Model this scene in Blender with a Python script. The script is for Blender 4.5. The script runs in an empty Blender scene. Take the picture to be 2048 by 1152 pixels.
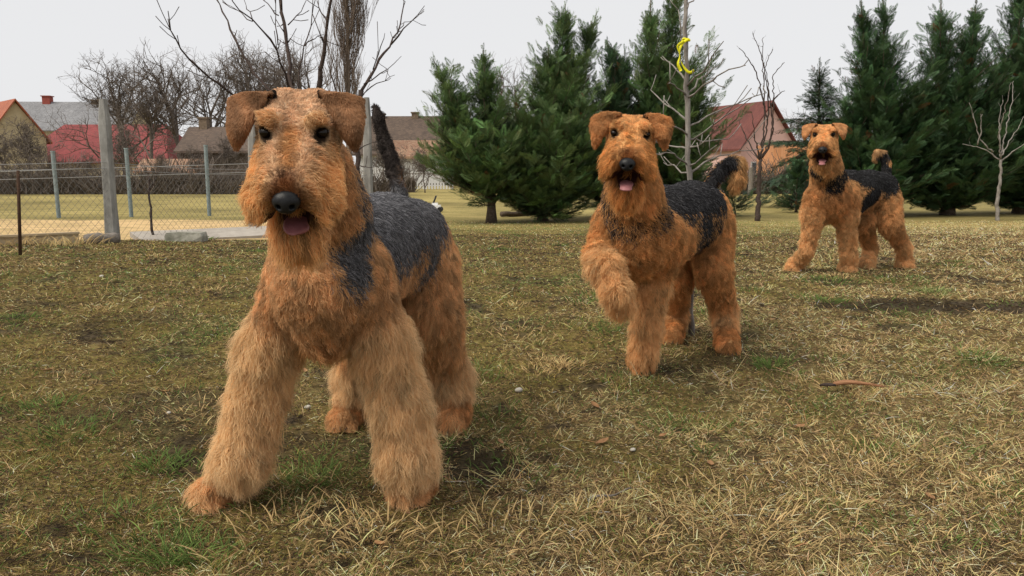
import bpy, math, random
import numpy as np
from mathutils import Vector, Matrix
from mathutils.kdtree import KDTree

sc = bpy.context.scene
COL = sc.collection
F = 1593.0                      # focal length in pixels of the 2048 px wide photograph
PITCH = math.radians(8.43)
CAMZ = 0.70

# ------------------------------------------------------------------ camera
cd = bpy.data.cameras.new('camera'); cam = bpy.data.objects.new('camera', cd); COL.objects.link(cam)
cam.location = (0, 0, CAMZ); cam.rotation_euler = (math.pi/2 - PITCH, 0, 0)
cd.sensor_width = 36.0; cd.lens = 36.0*F/2048; cd.clip_start = 0.05; cd.clip_end = 2000
sc.camera = cam
# ------------------------------------------------------------------ world: overcast
SUN_EL, SUN_AZ = math.radians(52), math.radians(238)     # azimuth measured clockwise from +Y: to the left, a little behind the camera
w = bpy.data.worlds.new('World'); sc.world = w; w.use_nodes = True
nt = w.node_tree; nt.nodes.clear()
out = nt.nodes.new('ShaderNodeOutputWorld'); bg = nt.nodes.new('ShaderNodeBackground')
sky = nt.nodes.new('ShaderNodeTexSky'); sky.sky_type = 'NISHITA'; sky.sun_disc = False
sky.sun_elevation = SUN_EL; sky.sun_rotation = SUN_AZ
hs = nt.nodes.new('ShaderNodeHueSaturation'); hs.inputs['Saturation'].default_value = 0.25
mx = nt.nodes.new('ShaderNodeMix'); mx.data_type = 'RGBA'; mx.inputs[0].default_value = 0.9
mx.inputs[7].default_value = (7.15, 7.15, 7.25, 1)         # the even cloud layer
nt.links.new(sky.outputs[0], hs.inputs['Color']); nt.links.new(hs.outputs[0], mx.inputs[6])
nt.links.new(mx.outputs[2], bg.inputs[0]); bg.inputs[1].default_value = 0.05
nt.links.new(bg.outputs[0], out.inputs[0])
# ------------------------------------------------------------------ sun through the cloud
sl = bpy.data.lights.new('sun', 'SUN'); so = bpy.data.objects.new('sun', sl); COL.objects.link(so)
sl.energy = 1.5; sl.angle = math.radians(40); sl.color = (1, 0.93, 0.80)
sd = Vector((math.sin(SUN_AZ)*math.cos(SUN_EL), math.cos(SUN_AZ)*math.cos(SUN_EL), math.sin(SUN_EL)))
so.rotation_euler = sd.to_track_quat('Z', 'Y').to_euler(); so.location = (0, 0, 30)
sc.view_settings.view_transform = 'Standard'; sc.view_settings.look = 'None'
sc.view_settings.gamma = 1; sc.view_settings.exposure = 1.24; sc.view_settings.use_curve_mapping = False
sc.cycles.max_bounces = 6; sc.cycles.diffuse_bounces = 3; sc.cycles.transparent_max_bounces = 8
sc.cycles_curves.shape = 'RIBBONS'; sc.cycles_curves.subdivisions = 2

# ------------------------------------------------------------------ helpers
rng = np.random.default_rng(11)
GD = np.array([-50, 0, 1.58, 2.0, 2.42, 2.8, 3.4, 4.4, 5.5, 7.5, 10, 13, 20, 30, 60, 400, 3000.])
GZ = np.array([-.3, -.07, .0, .03, .058, .08, .112, .143, .118, .032, -.06, -.148, -.2, -.227, -.28, -.3, -.3])
_fd = np.linspace(-50, 120, 6801); _fz = np.interp(_fd, GD, GZ)
_ker = np.hanning(25); _ker /= _ker.sum(); _fz = np.convolve(np.pad(_fz, 12, mode='edge'), _ker, 'valid')
def gz(y): return np.interp(y, _fd, _fz)
def make_noise(seed, scale, n=10, dims=3):
    r = np.random.default_rng(seed); k = r.normal(size=(n, dims)); k /= np.linalg.norm(k, axis=1)[:, None]
    k *= (2*np.pi/scale)*r.uniform(.5, 1.7, (n, 1)); ph = r.uniform(0, 6.28, n)
    def f(p): return np.sin(np.asarray(p)[..., :dims] @ k.T + ph).sum(-1)/math.sqrt(n)*1.1   # about unit variance
    return f
nb1, nb2, nb3 = make_noise(1, .5, dims=2), make_noise(2, .16, dims=2), make_noise(3, .06, dims=2)
def gh(x, y):
    p = np.stack([np.asarray(x, float), np.asarray(y, float)], -1)
    fade = np.clip(1 - np.asarray(y)/14, 0, 1)
    return gz(y) + fade*(.006*nb1(p) + .0035*nb2(p) + .0015*nb3(p))
def ray(px, py):
    u, v = (px-1024)/F, (576-py)/F
    d = np.array([u, math.cos(PITCH)+v*math.sin(PITCH), v*math.cos(PITCH)-math.sin(PITCH)])
    return d/d[1]
def P(px, py, d):
    return np.array([0, 0, CAMZ]) + ray(px, py)*d
def G(px, py):
    r = ray(px, py); ds = np.geomspace(.6, 110, 6000)
    below = (CAMZ + r[2]*ds) < gz(ds)
    d = ds[np.argmax(below)] if below.any() else 110.
    return np.array([r[0]*d, d, gz(d)])
def smooth(x): x = np.clip(x, 0, 1); return x*x*(3-2*x)

def mesh_obj(name, v, f, mat, parent=None, cols=None, smooth_shade=True):
    me = bpy.data.meshes.new(name)
    v = np.asarray(v, np.float32)
    if isinstance(f, np.ndarray):
        n, k = f.shape
        me.vertices.add(len(v)); me.vertices.foreach_set('co', v.ravel())
        me.loops.add(n*k); me.loops.foreach_set('vertex_index', f.astype(np.int32).ravel())
        me.polygons.add(n); me.polygons.foreach_set('loop_start', np.arange(0, n*k, k, dtype=np.int32))
        me.update(calc_edges=True)
    else:
        me.from_pydata([tuple(map(float, p)) for p in v], [], [tuple(int(i) for i in q) for q in f]); me.update()
    if cols is not None:
        a = me.attributes.new('tint', 'FLOAT_COLOR', 'POINT')
        c = np.ones((len(v), 4), np.float32); c[:, :3] = cols; a.data.foreach_set('color', c.ravel())
    me.validate(verbose=False)
    if smooth_shade: me.shade_smooth()
    me.materials.append(mat)
    o = bpy.data.objects.new(name, me); COL.objects.link(o)
    if parent is not None: o.parent = parent
    return o
def tag(o, label=None, cat=None, group=None, kind=None):
    for k, val in (('label', label), ('category', cat), ('group', group), ('kind', kind)):
        if val: o[k] = val
    return o
def empty(name, loc, label, cat, group=None):
    o = bpy.data.objects.new(name, None); COL.objects.link(o); o.location = tuple(map(float, loc)); o.empty_display_size = .1
    return tag(o, label, cat, group)
def child(o, root):
    """parent a mesh built in world coordinates to an Empty, keeping its place"""
    o.parent = root; o.matrix_parent_inverse = Matrix.Translation(root.location).inverted(); return o
class MB:
    def __init__(s): s.v = []; s.f = []; s.n = 0
    def add(s, v, f):
        s.v.append(np.asarray(v, float)); s.f += [tuple(i+s.n for i in q) for q in f]; s.n += len(v); return s
    def box(s, c, size, R=None):
        q = np.array([[x, y, z] for x in (-.5, .5) for y in (-.5, .5) for z in (-.5, .5)])*np.array(size)
        if R is not None: q = q @ np.array(R).T
        return s.add(q+np.array(c), [(0, 1, 3, 2), (4, 6, 7, 5), (0, 4, 5, 1), (2, 3, 7, 6), (0, 2, 6, 4), (1, 5, 7, 3)])
    def tube(s, pts, rad, n=6):
        pts = np.asarray(pts, float); rad = np.broadcast_to(np.asarray(rad, float), (len(pts),))
        t = np.gradient(pts, axis=0); t /= np.linalg.norm(t, axis=1)[:, None]+1e-9
        ref = np.array([0, 0, 1.]) if abs(t[0, 2]) < .8 else np.array([1., 0, 0])
        a = np.cross(t, ref); a /= np.linalg.norm(a, axis=1)[:, None]+1e-9; b = np.cross(t, a)
        th = np.arange(n)*2*np.pi/n
        ring = pts[:, None] + rad[:, None, None]*(a[:, None]*np.cos(th)[None, :, None] + b[:, None]*np.sin(th)[None, :, None])
        m = len(pts); f = [(i*n+j, i*n+(j+1) % n, (i+1)*n+(j+1) % n, (i+1)*n+j) for i in range(m-1) for j in range(n)]
        f += [tuple(range(n))[::-1], tuple((m-1)*n+j for j in range(n))]
        return s.add(ring.reshape(-1, 3), f)
    def build(s, name, mat, parent=None, sm=False):
        return mesh_obj(name, np.concatenate(s.v), s.f, mat, parent, smooth_shade=sm)

def curves_obj(name, pos, rad, col, mat):
    """pos (N,K,3), rad (N,K), col (N,3): a hair-curves object"""
    N, K, _ = pos.shape
    cu = bpy.data.hair_curves.new(name); cu.add_curves([K]*N)
    cu.attributes['position'].data.foreach_set('vector', pos.astype(np.float32).ravel())
    r = cu.attributes.get('radius') or cu.attributes.new('radius', 'FLOAT', 'POINT')
    r.data.foreach_set('value', rad.astype(np.float32).ravel())
    a = cu.attributes.new('tint', 'FLOAT_COLOR', 'CURVE'); c = np.ones((N, 4), np.float32); c[:, :3] = col
    a.data.foreach_set('color', c.ravel())
    cu.materials.append(mat)
    o = bpy.data.objects.new(name, cu); COL.objects.link(o); return o

# ------------------------------------------------------------------ materials
def new_mat(name):
    m = bpy.data.materials.new(name); m.use_nodes = True
    return m, m.node_tree, m.node_tree.nodes['Principled BSDF']
def mat_plain(name, c, rough=.7, spec=.3, coat=0):
    m, t, b = new_mat(name); b.inputs['Base Color'].default_value = (*c, 1); b.inputs['Roughness'].default_value = rough
    b.inputs['Specular IOR Level'].default_value = spec; b.inputs['Coat Weight'].default_value = coat
    return m
def mat_noise(name, c1, c2, scale=8, rough=.85, bump=.3, c3=None, stretch=(1, 1, 1), detail=6, dist=.02):
    m, t, b = new_mat(name); N = t.nodes.new; L = t.links.new
    tc = N('ShaderNodeTexCoord'); mp = N('ShaderNodeMapping'); mp.inputs['Scale'].default_value = stretch
    n = N('ShaderNodeTexNoise'); n.inputs['Scale'].default_value = scale; n.inputs['Detail'].default_value = detail; n.inputs['Roughness'].default_value = .65
    r = N('ShaderNodeValToRGB'); r.color_ramp.elements[0].color = (*c1, 1); r.color_ramp.elements[0].position = .3
    r.color_ramp.elements[1].color = (*c2, 1); r.color_ramp.elements[1].position = .7
    if c3: e = r.color_ramp.elements.new(.5); e.color = (*c3, 1)
    L(tc.outputs['Object'], mp.inputs[0]); L(mp.outputs[0], n.inputs['Vector']); L(n.outputs['Fac'], r.inputs[0]); L(r.outputs[0], b.inputs['Base Color'])
    if bump:
        bp = N('ShaderNodeBump'); bp.inputs['Strength'].default_value = bump; bp.inputs['Distance'].default_value = dist
        L(n.outputs['Fac'], bp.inputs['Height']); L(bp.outputs[0], b.inputs['Normal'])
    b.inputs['Roughness'].default_value = rough; b.inputs['Specular IOR Level'].default_value = .2
    return m
def mat_tint(name, rough=.8, spec=.15, trans=0, noise=None, bump=0):
    m, t, b = new_mat(name); N = t.nodes.new; L = t.links.new
    a = N('ShaderNodeAttribute'); a.attribute_name = 'tint'; src = a.outputs['Color']
    if noise:
        tc = N('ShaderNodeTexCoord'); n = N('ShaderNodeTexNoise'); n.inputs['Scale'].default_value = noise; n.inputs['Detail'].default_value = 8; n.inputs['Roughness'].default_value = .7
        L(tc.outputs['Object'], n.inputs['Vector'])
        mr = N('ShaderNodeMapRange'); mr.inputs[1].default_value = .3; mr.inputs[2].default_value = .7; mr.inputs[3].default_value = .55; mr.inputs[4].default_value = 1.45
        L(n.outputs['Fac'], mr.inputs[0])
        mu = N('ShaderNodeVectorMath'); mu.operation = 'SCALE'; L(src, mu.inputs[0]); L(mr.outputs[0], mu.inputs['Scale']); src = mu.outputs[0]
        n2 = N('ShaderNodeTexNoise'); n2.inputs['Scale'].default_value = noise*.09; n2.inputs['Detail'].default_value = 9; n2.inputs['Roughness'].default_value = .75
        mp = N('ShaderNodeMapping'); mp.inputs['Scale'].default_value = (.45, 1, 1); L(tc.outputs['Object'], mp.inputs[0]); L(mp.outputs[0], n2.inputs['Vector'])
        rp = N('ShaderNodeValToRGB'); rp.color_ramp.elements[0].position = .34; rp.color_ramp.elements[0].color = (.62, .66, .55, 1); rp.color_ramp.elements[1].position = .66; rp.color_ramp.elements[1].color = (1.25, 1.2, 1.15, 1)
        m2 = N('ShaderNodeVectorMath'); m2.operation = 'MULTIPLY'; L(n2.outputs['Fac'], rp.inputs[0]); L(src, m2.inputs[0]); L(rp.outputs[0], m2.inputs[1]); src = m2.outputs[0]
        if bump:
            bp = N('ShaderNodeBump'); bp.inputs['Strength'].default_value = bump; bp.inputs['Distance'].default_value = .02
            L(n.outputs['Fac'], bp.inputs['Height']); L(bp.outputs[0], b.inputs['Normal'])
    L(src, b.inputs['Base Color']); b.inputs['Roughness'].default_value = rough; b.inputs['Specular IOR Level'].default_value = spec
    if trans:
        tr = N('ShaderNodeBsdfTranslucent'); L(src, tr.inputs[0]); ms = N('ShaderNodeMixShader'); ms.inputs[0].default_value = trans
        L(b.outputs[0], ms.inputs[1]); L(tr.outputs[0], ms.inputs[2]); L(ms.outputs[0], t.nodes['Material Output'].inputs[0])
    return m
M_GROUND = mat_tint('soil_and_turf', .95, .1, noise=26, bump=.7)
M_GRASS = mat_tint('grass_blades', .7, .2, trans=.25)
M_FUR = mat_tint('dog_fur', .6, .2, trans=.45)
M_SKIN = mat_tint('dog_skin', .8, .1)
M_LEAF = mat_tint('conifer_foliage', .6, .25, trans=.15)
M_BARK = mat_noise('bark_brown', (.05, .035, .025), (.13, .10, .075), 30, .9, .6)
M_BARKD = mat_noise('bark_dark', (.035, .025, .022), (.09, .065, .055), 40, .9, .6)
M_BARKG = mat_noise('bark_grey', (.12, .105, .092), (.33, .30, .27), 35, .85, .5, stretch=(1, 1, .3))
M_TWIG = mat_noise('far_twigs', (.085, .07, .06), (.17, .14, .12), 3, .9, 0)
M_TWIGP = mat_noise('poplar_twigs', (.10, .075, .06), (.18, .14, .115), 3, .9, 0)
M_CONC = mat_noise('weathered_concrete', (.15, .145, .13), (.33, .32, .30), 14, .9, .5, stretch=(1, 1, .35))
M_SLABC = mat_noise('pale_slab', (.30, .265, .23), (.42, .38, .33), 9, .95, .4)
M_CONC2 = mat_noise('mossy_concrete', (.16, .16, .12), (.38, .36, .31), 11, .95, .6)
M_METAL = mat_noise('painted_post_metal', (.14, .18, .19), (.24, .29, .30), 20, .6, .1)
M_RUST = mat_noise('rusty_iron', (.035, .02, .014), (.09, .05, .03), 60, .9, .4)
M_WIRE = mat_plain('galvanised_wire', (.22, .22, .22), .5, .5)
M_WOOD = mat_noise('grey_wood', (.10, .085, .07), (.26, .23, .20), 9, .9, .5, stretch=(1, 6, 6))
M_BOARD = mat_noise('pale_board', (.35, .26, .16), (.5, .4, .26), 9, .85, .3, stretch=(.4, 5, 5))
M_NOSE = mat_noise('black_nose', (.006, .006, .007), (.016, .016, .017), 260, .38, .35, dist=.001)
M_EYE = mat_plain('dark_eye', (.008, .005, .003), .2, .22, 0)
M_TONGUE = mat_noise('pink_tongue', (.34, .13, .14), (.46, .21, .21), 120, .4, .2, dist=.001)
M_TONGUED = mat_noise('dark_tongue', (.20, .07, .075), (.28, .11, .115), 120, .4, .2, dist=.001)
M_RIBBON = mat_plain('yellow_ribbon', (.72, .68, .02), .7, .2)
M_WHITE = mat_plain('white_plastic', (.75, .76, .78), .4, .4)
M_BLACK = mat_plain('black_plastic', (.015, .015, .017), .45, .4)

# ------------------------------------------------------------------ ground
n_big, n_mid, n_sml = make_noise(21, 1.4, dims=2), make_noise(22, .45, dims=2), make_noise(23, .15, dims=2)
n_grn, n_drt = make_noise(24, .9, dims=2), make_noise(25, .7, dims=2)
n_far = make_noise(26, 5, dims=2)
SOIL = np.array([.060, .044, .032]); MOSS = np.array([.15, .118, .04]); STRAW = np.array([.30, .225, .115]); GREEN = np.array([.085, .125, .034])
PATCH = [(1905, 612, .75, .16, 1.25), (1560, 503, .5, .15, .7), (2000, 500, .6, .2, .5), (300, 830, .4, .12, .6), (380, 800, .3, .1, .6), (100, 660, .3, .1, .5),
         (250, 640, .25, .1, .5), (640, 900, .35, .14, .6), (1480, 720, .3, .12, .6), (1800, 555, .35, .08, .6), (1300, 740, .3, .08, .5), (80, 830, .3, .1, .5)]
PATCHW = [(G(a, b), rx, ry, s) for a, b, rx, ry, s in PATCH]
def turf(x, y):
    """fields in 0..1: soil, straw, green for a point of the lawn"""
    p = np.stack([x, y], -1)
    soil = smooth((n_drt(p)*.7+n_mid(p)*.6+n_sml(p)*.8-.52)/1.2)*(1-.5*smooth((x-.3)/.8)*smooth((3-y)/1.))
    for c, rx, ry, s in PATCHW:
        q = np.hypot((x-c[0])/rx, (y-c[1])/ry)
        soil = np.maximum(soil, s*smooth((1.25-q+.22*n_mid(p)+.15*n_sml(p))/.6))
    soil = np.clip(soil, 0, 1)
    # the dry yellow turf lies to the right in front, the left and the back are mossier and greener
    dry = smooth((.55 + .55*(x - .05) - .28*(y-2.0) + .25*n_big(p) + .22*n_mid(p)))
    dry = np.maximum(dry*(.85+.15*np.clip(n_mid(p), -1, 1)), .18+.22*np.clip(n_mid(p)+.4*n_sml(p), -.8, 1))
    grn = smooth((n_grn(p)*.75+n_mid(p)*.6-.40+.22*np.clip(y-2.2, 0, 2.5))/1.1)
    return soil, np.clip(dry, 0, 1), grn*(1-.65*dry)
def ground_color(x, y):
    p = np.stack([x, y], -1); soil, dry, grn = turf(x, y)
    c = MOSS[None]*(1+.2*n_sml(p))[:, None]
    c = c + (STRAW*.55-c)*(dry*.75)[:, None]; c = c + (GREEN*.8-c)*(grn*.6)[:, None]
    c = c + (SOIL-c)*(soil*.9)[:, None]
    # beyond the fence: strawed strip, then the field
    ff = smooth((y-9.5)/2.5); fieldc = np.array([.27, .22, .09])*(1+.16*n_far(p))[:, None]
    back = fieldc
    c = c*(1-ff)[:, None] + back*ff[:, None]
    leftb = smooth((-1.6-x)/.3)*smooth((y-7.75)/.15)*smooth((14.3-y+.3*n_far(p))/.5)
    c = c*(1-leftb)[:, None] + (np.array([.52, .37, .20])*(1+.12*n_mid(p)+.1*n_sml(p))[:, None])*leftb[:, None]
    return np.clip(c, .01, .8)
gx = np.sinh(np.linspace(-1, 1, 401)*7.6); gx = gx/gx[-1]*900
t = np.linspace(0, 1, 520); gy = .2 + 6.0*np.sinh(t*7.0)/np.sinh(7.0)*170 + 5.5*t; gy = np.concatenate([[-40, -8, -2, -.6], gy])
X, Y = np.meshgrid(gx, gy, indexing='ij'); Zg = gh(X, Y)
v = np.stack([X, Y, Zg], -1).reshape(-1, 3); nx_, ny_ = len(gx), len(gy)
idx = np.arange(nx_*ny_).reshape(nx_, ny_)
f = np.stack([idx[:-1, :-1], idx[1:, :-1], idx[1:, 1:], idx[:-1, 1:]], -1).reshape(-1, 4)
ground = mesh_obj('ground', v, f, M_GROUND, cols=ground_color(v[:, 0], v[:, 1])); tag(ground, kind='structure')

# ------------------------------------------------------------------ grass blades
def blades(n, ymin, ymax, seed, kind):
    r = np.random.default_rng(seed)
    y = np.exp(r.uniform(math.log(ymin), math.log(ymax), n)); x = y*r.uniform(-.95, .95, n)
    if kind == 'far': pass
    soil, dry, grn = turf(x, y)
    p2 = np.stack([x, y], -1)
    keep = (r.uniform(size=n) > (0 if kind == 'thatch' else 1)*(np.clip(np.where(soil > .9, 1.2, .75)*soil, 0, .95)+(1-dry)*.15)) if kind != 'thatch' else np.ones(n, bool)
    keep &= ~((x < -1.5) & (y > 7.7) & (y < 14.3))
    x, y, dry, grn, p2, soil = x[keep], y[keep], dry[keep], grn[keep], p2[keep], soil[keep]; n = len(x)
    big = np.clip(y/3.0, .7, 2.6)                       # thinner sowing far off, so each blade is a little broader there
    q = r.uniform(size=n); isdry = q < .16+.68*dry; isg = (~isdry) & (r.uniform(size=n) < .14+.75*grn)
    h = np.where(isdry, r.gamma(4, .0040, n)+.005, np.where(isg, r.gamma(5, .0026, n)+.004, r.gamma(4, .0022, n)+.003))
    tuft = smooth((make_noise(77, .22, dims=2)(p2)-.2)/1.5); h *= .88*(.55+.75*tuft)*np.where(isdry, .85+.35*dry, 1.)
    az = r.uniform(0, 2*np.pi, n) + 1.2*make_noise(78, .35, dims=2)(p2)
    lean = np.where(isdry, r.uniform(.35, 1.5, n), r.uniform(.1, 1.15, n))
    bend = r.uniform(.1, .9, n)*np.where(isdry, 1.2, .8)
    if kind == 'thatch':
        lean = r.uniform(1.0, 1.75, n); h = r.uniform(.004, .014, n)*big**.5
    K = 4; s = np.linspace(0, 1, K)[None]
    ang = lean[:, None]+bend[:, None]*s; step = h[:, None]/(K-1)*1.6
    dh = np.cumsum(np.sin(ang)*step, 1)-np.sin(ang[:, :1])*step; dz = np.cumsum(np.cos(ang)*step, 1)-np.cos(ang[:, :1])*step
    side = r.normal(0, .18, (n, 1))*dh
    pos = np.stack([x[:, None]+np.cos(az)[:, None]*dh-np.sin(az)[:, None]*side, y[:, None]+np.sin(az)[:, None]*dh+np.cos(az)[:, None]*side,
                    np.maximum(gh(x, y)[:, None]-.002+dz, gh(x, y)[:, None]+.001*s)], -1)
    wdt = np.where(isdry, r.uniform(.00045, .0010, n), r.uniform(.0005, .0011, n))*big
    rad = wdt[:, None]*np.array([.9, 1, .75, .15])[None]
    col = np.where(isdry[:, None], np.array([.76, .55, .27])[None], np.where(isg[:, None], np.array([.13, .185, .05])[None], np.array([.27, .21, .065])[None]))
    col = col*r.lognormal(0, .42, (n, 1))*np.exp(r.normal(0, .09, (n, 3)))
    old = isdry & (r.uniform(size=n) < .3); col[old] = np.array([.30, .20, .10])*r.lognormal(0, .25, (old.sum(), 1))
    if kind == 'thatch':
        pal = np.array([[.10, .06, .03], [.20, .125, .055], [.045, .03, .02], [.17, .13, .04], [.34, .23, .11]]); col = pal[r.choice(5, n, p=[.28, .24, .22, .16, .10])]*r.lognormal(0, .25, (n, 1))*(1-.62*soil)[:, None]
        pos[..., 2] += r.uniform(0, .006, n)[:, None]; rad = rad*1.25
    return pos, rad, np.clip(col, .01, .8)
a, b, c = blades(560000, 1.0, 13.5, 5, 'near')
a2, b2, c2 = blades(330000, 1.0, 9., 6, 'thatch'); a, b, c = np.concatenate([a, a2]), np.concatenate([b, b2]), np.concatenate([c, c2])
def tuft_set(spots, seed):
    r = np.random.default_rng(seed); A, B_, C_ = [], [], []
    for px, py, n, rad_, hgt, pal in spots:
        g_ = G(px, py); u = r.normal(0, rad_, (n, 2)); x = g_[0]+u[:, 0]; y = g_[1]+u[:, 1]; s_ = np.linspace(0, 1, 4)[None]
        L_ = hgt*r.uniform(.5, 1.15, n); az = np.arctan2(u[:, 1], u[:, 0])+r.normal(0, .7, n); ln = r.uniform(.15, .75, n); hz = L_[:, None]*(np.sin(ln)[:, None]*s_+.35*s_**2); vz = L_[:, None]*(np.cos(ln)[:, None]*s_-.22*s_**2)
        A.append(np.stack([x[:, None]+np.cos(az)[:, None]*hz, y[:, None]+np.sin(az)[:, None]*hz, gh(x, y)[:, None]+vz], -1)); B_.append(r.uniform(.0007, .0013, n)[:, None]*max(1, g_[1]/2.8)*np.array([.9, 1, .7, .15])[None])
        C_.append(np.array(pal)[None]*r.lognormal(0, .3, (n, 1)))
    return np.concatenate(A), np.concatenate(B_), np.concatenate(C_)
GT, ST = (.11, .165, .04), (.56, .40, .19)
sp = [(318, 930, 160, .035, .035, GT), (330, 1105, 200, .05, .04, GT), (400, 1120, 120, .04, .04, GT), (90, 815, 120, .04, .03, GT), (130, 870, 160, .06, .03, GT), (630, 965, 160, .05, .03, GT), (1545, 735, 150, .04, .04, GT), (1650, 600, 150, .06, .03, GT), (1660, 565, 150, .08, .03, GT), (1870, 588, 90, .05, .05, (.22, .26, .09)),
      (1960, 725, 120, .04, .035, GT), (1185, 600, 150, .07, .035, GT), (1220, 660, 120, .05, .03, GT), (1125, 735, 90, .03, .035, ST), (260, 1045, 90, .05, .04, GT), (30, 640, 120, .06, .03, GT), (850, 905, 90, .05, .03, GT), (960, 745, 120, .06, .03, GT), (1800, 565, 140, .1, .03, GT), (30, 490, 60, .12, .13, ST), (110, 492, 40, .12, .14, ST), (160, 490, 40, .10, .12, ST), (390, 480, 90, .12, .05, GT), (1270, 1100, 120, .10, .05, ST), (1500, 1050, 120, .1, .05, ST), (1000, 1080, 90, .08, .05, ST), (760, 1060, 90, .08, .05, ST), (1780, 960, 100, .1, .05, ST), (1700, 770, 60, .05, .05, ST), (560, 1060, 70, .07, .05, ST)]
rt = np.random.default_rng(9)
for _ in range(150): sp.append((rt.uniform(-200, 2250), 1152-660*rt.uniform()**.6, rt.integers(20, 70), rt.uniform(.03, .08), rt.uniform(.015, .032), GT if rt.uniform() < .62 else ST))
a2, b2, c2 = tuft_set(sp, 44); a, b, c = np.concatenate([a, a2]), np.concatenate([b, b2]), np.clip(np.concatenate([c, c2]), .01, .8)
tag(curves_obj('grass', a, b, c, M_GRASS), 'short patchy winter grass, straw coloured and green, on the lawn', 'grass', kind='stuff')

# ------------------------------------------------------------------ surface nets over a signed distance field
def surface_nets(S, org, h):
    s = S < 0; nx, ny, nz = S.shape
    acc = np.zeros((nx-1, ny-1, nz-1, 3), np.float32); cnt = np.zeros((nx-1, ny-1, nz-1), np.float32)
    offs = [(0, 0, 0), (1, 0, 0), (0, 1, 0), (1, 1, 0), (0, 0, 1), (1, 0, 1), (0, 1, 1), (1, 1, 1)]
    sub = lambda A, o: A[o[0]:nx-1+o[0], o[1]:ny-1+o[1], o[2]:nz-1+o[2]]
    for i in range(8):
        for ax in range(3):
            if offs[i][ax]: continue
            o2 = list(offs[i]); o2[ax] = 1; o2 = tuple(o2)
            A, B = sub(S, offs[i]), sub(S, o2); m = (A < 0) != (B < 0)
            if not m.any(): continue
            t = A[m]/(A[m]-B[m])
            pt = np.tile(np.array(offs[i], np.float32), (len(t), 1)); pt[:, ax] = t
            acc[m] += pt; cnt[m] += 1
    cells = cnt > 0; vid = -np.ones(cells.shape, np.int64); vid[cells] = np.arange(cells.sum())
    ijk = np.argwhere(cells); v = org + h*(ijk + acc[cells]/cnt[cells][:, None])
    faces = []
    for ax in range(3):
        b1, b2 = [(1, 2), (2, 0), (0, 1)][ax]
        lo = [slice(None)]*3; hi = [slice(None)]*3; lo[ax] = slice(0, -1); hi[ax] = slice(1, None)
        A, B = s[tuple(lo)], s[tuple(hi)]
        for flip in (False, True):
            e = np.argwhere((A & ~B) if not flip else (~A & B))
            e = e[(e[:, b1] > 0) & (e[:, b2] > 0) & (e[:, b1] < S.shape[b1]-1) & (e[:, b2] < S.shape[b2]-1)]
            if not len(e): continue
            def c(d1, d2):
                q = e.copy(); q[:, b1] += d1; q[:, b2] += d2; return vid[q[:, 0], q[:, 1], q[:, 2]]
            qd = np.stack([c(-1, -1), c(0, -1), c(0, 0), c(-1, 0)], -1)
            faces.append(qd if not flip else qd[:, ::-1])
    return v.astype(np.float64), np.concatenate(faces)
def smin(a, b, k): h = np.clip(.5+.5*(b-a)/k, 0, 1); return b+(a-b)*h-k*h*(1-h)
def d_cone(p, a, b, ra, rb):
    ba = b-a; h = np.clip(((p-a) @ ba)/max(ba @ ba, 1e-9), 0, 1)
    return np.linalg.norm(p-a-h[..., None]*ba, axis=-1)-(ra+(rb-ra)*h)
def d_ell(p, c, R, r):
    q = (p-c) @ R; k0 = np.linalg.norm(q/r, axis=-1); k1 = np.linalg.norm(q/(r*r), axis=-1); return k0*(k0-1)/(k1+1e-9)
def sdf_mesh(prims, h, pad=.05, relax=2):
    """prims: ('c',a,b,ra,rb,k) added cone, ('-c',...) carved cone, ('e',c,R,r,k), ('-e',...)"""
    ext = []
    for q in prims:
        if q[0][-1] == 'c': ext += [q[1]-q[3], q[1]+q[3], q[2]-q[4], q[2]+q[4]]
        else: ext += [q[1]-max(q[3]), q[1]+max(q[3])]
    ext = np.array(ext); lo = ext.min(0)-pad; hi = ext.max(0)+pad
    dim = np.ceil((hi-lo)/h).astype(int)+1; S = np.full(dim, .3)
    ax = [lo[i]+h*np.arange(dim[i]) for i in range(3)]
    for q in prims:
        if q[0][-1] == 'c':
            e = np.array([q[1]-q[3], q[1]+q[3], q[2]-q[4], q[2]+q[4]]); k = q[5]
        else:
            e = np.array([q[1]-max(q[3]), q[1]+max(q[3])]); k = q[4]
        a = np.clip(((e.min(0)-k*1.2-3*h-lo)/h).astype(int), 0, dim-1); b = np.clip(((e.max(0)+k*1.2+3*h-lo)/h).astype(int)+1, 0, dim)
        sl_ = tuple(slice(a[i], b[i]) for i in range(3))
        p = np.stack(np.meshgrid(*[ax[i][a[i]:b[i]] for i in range(3)], indexing='ij'), -1)
        d = d_cone(p, *q[1:5]) if q[0][-1] == 'c' else d_ell(p, *q[1:4])
        S[sl_] = smin(S[sl_], d, k) if q[0][0] != '-' else -smin(-S[sl_], d, k)
    v, f = surface_nets(S, lo, h)
    for _ in range(relax):
        acc = np.zeros_like(v); c = np.zeros(len(v))
        for i in range(4):
            np.add.at(acc, f[:, i], v[f[:, (i+1) % 4]]+v[f[:, (i-1) % 4]]); np.add.at(c, f[:, i], 2)
        v = v*.5+.5*acc/c[:, None]
    return v, f
def vnormals(v, f):
    n = np.cross(v[f[:, 2]]-v[f[:, 0]], v[f[:, 3]]-v[f[:, 1]]); vn = np.zeros_like(v)
    for i in range(4): np.add.at(vn, f[:, i], n)
    return vn/(np.linalg.norm(vn, axis=1)[:, None]+1e-12)

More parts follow.
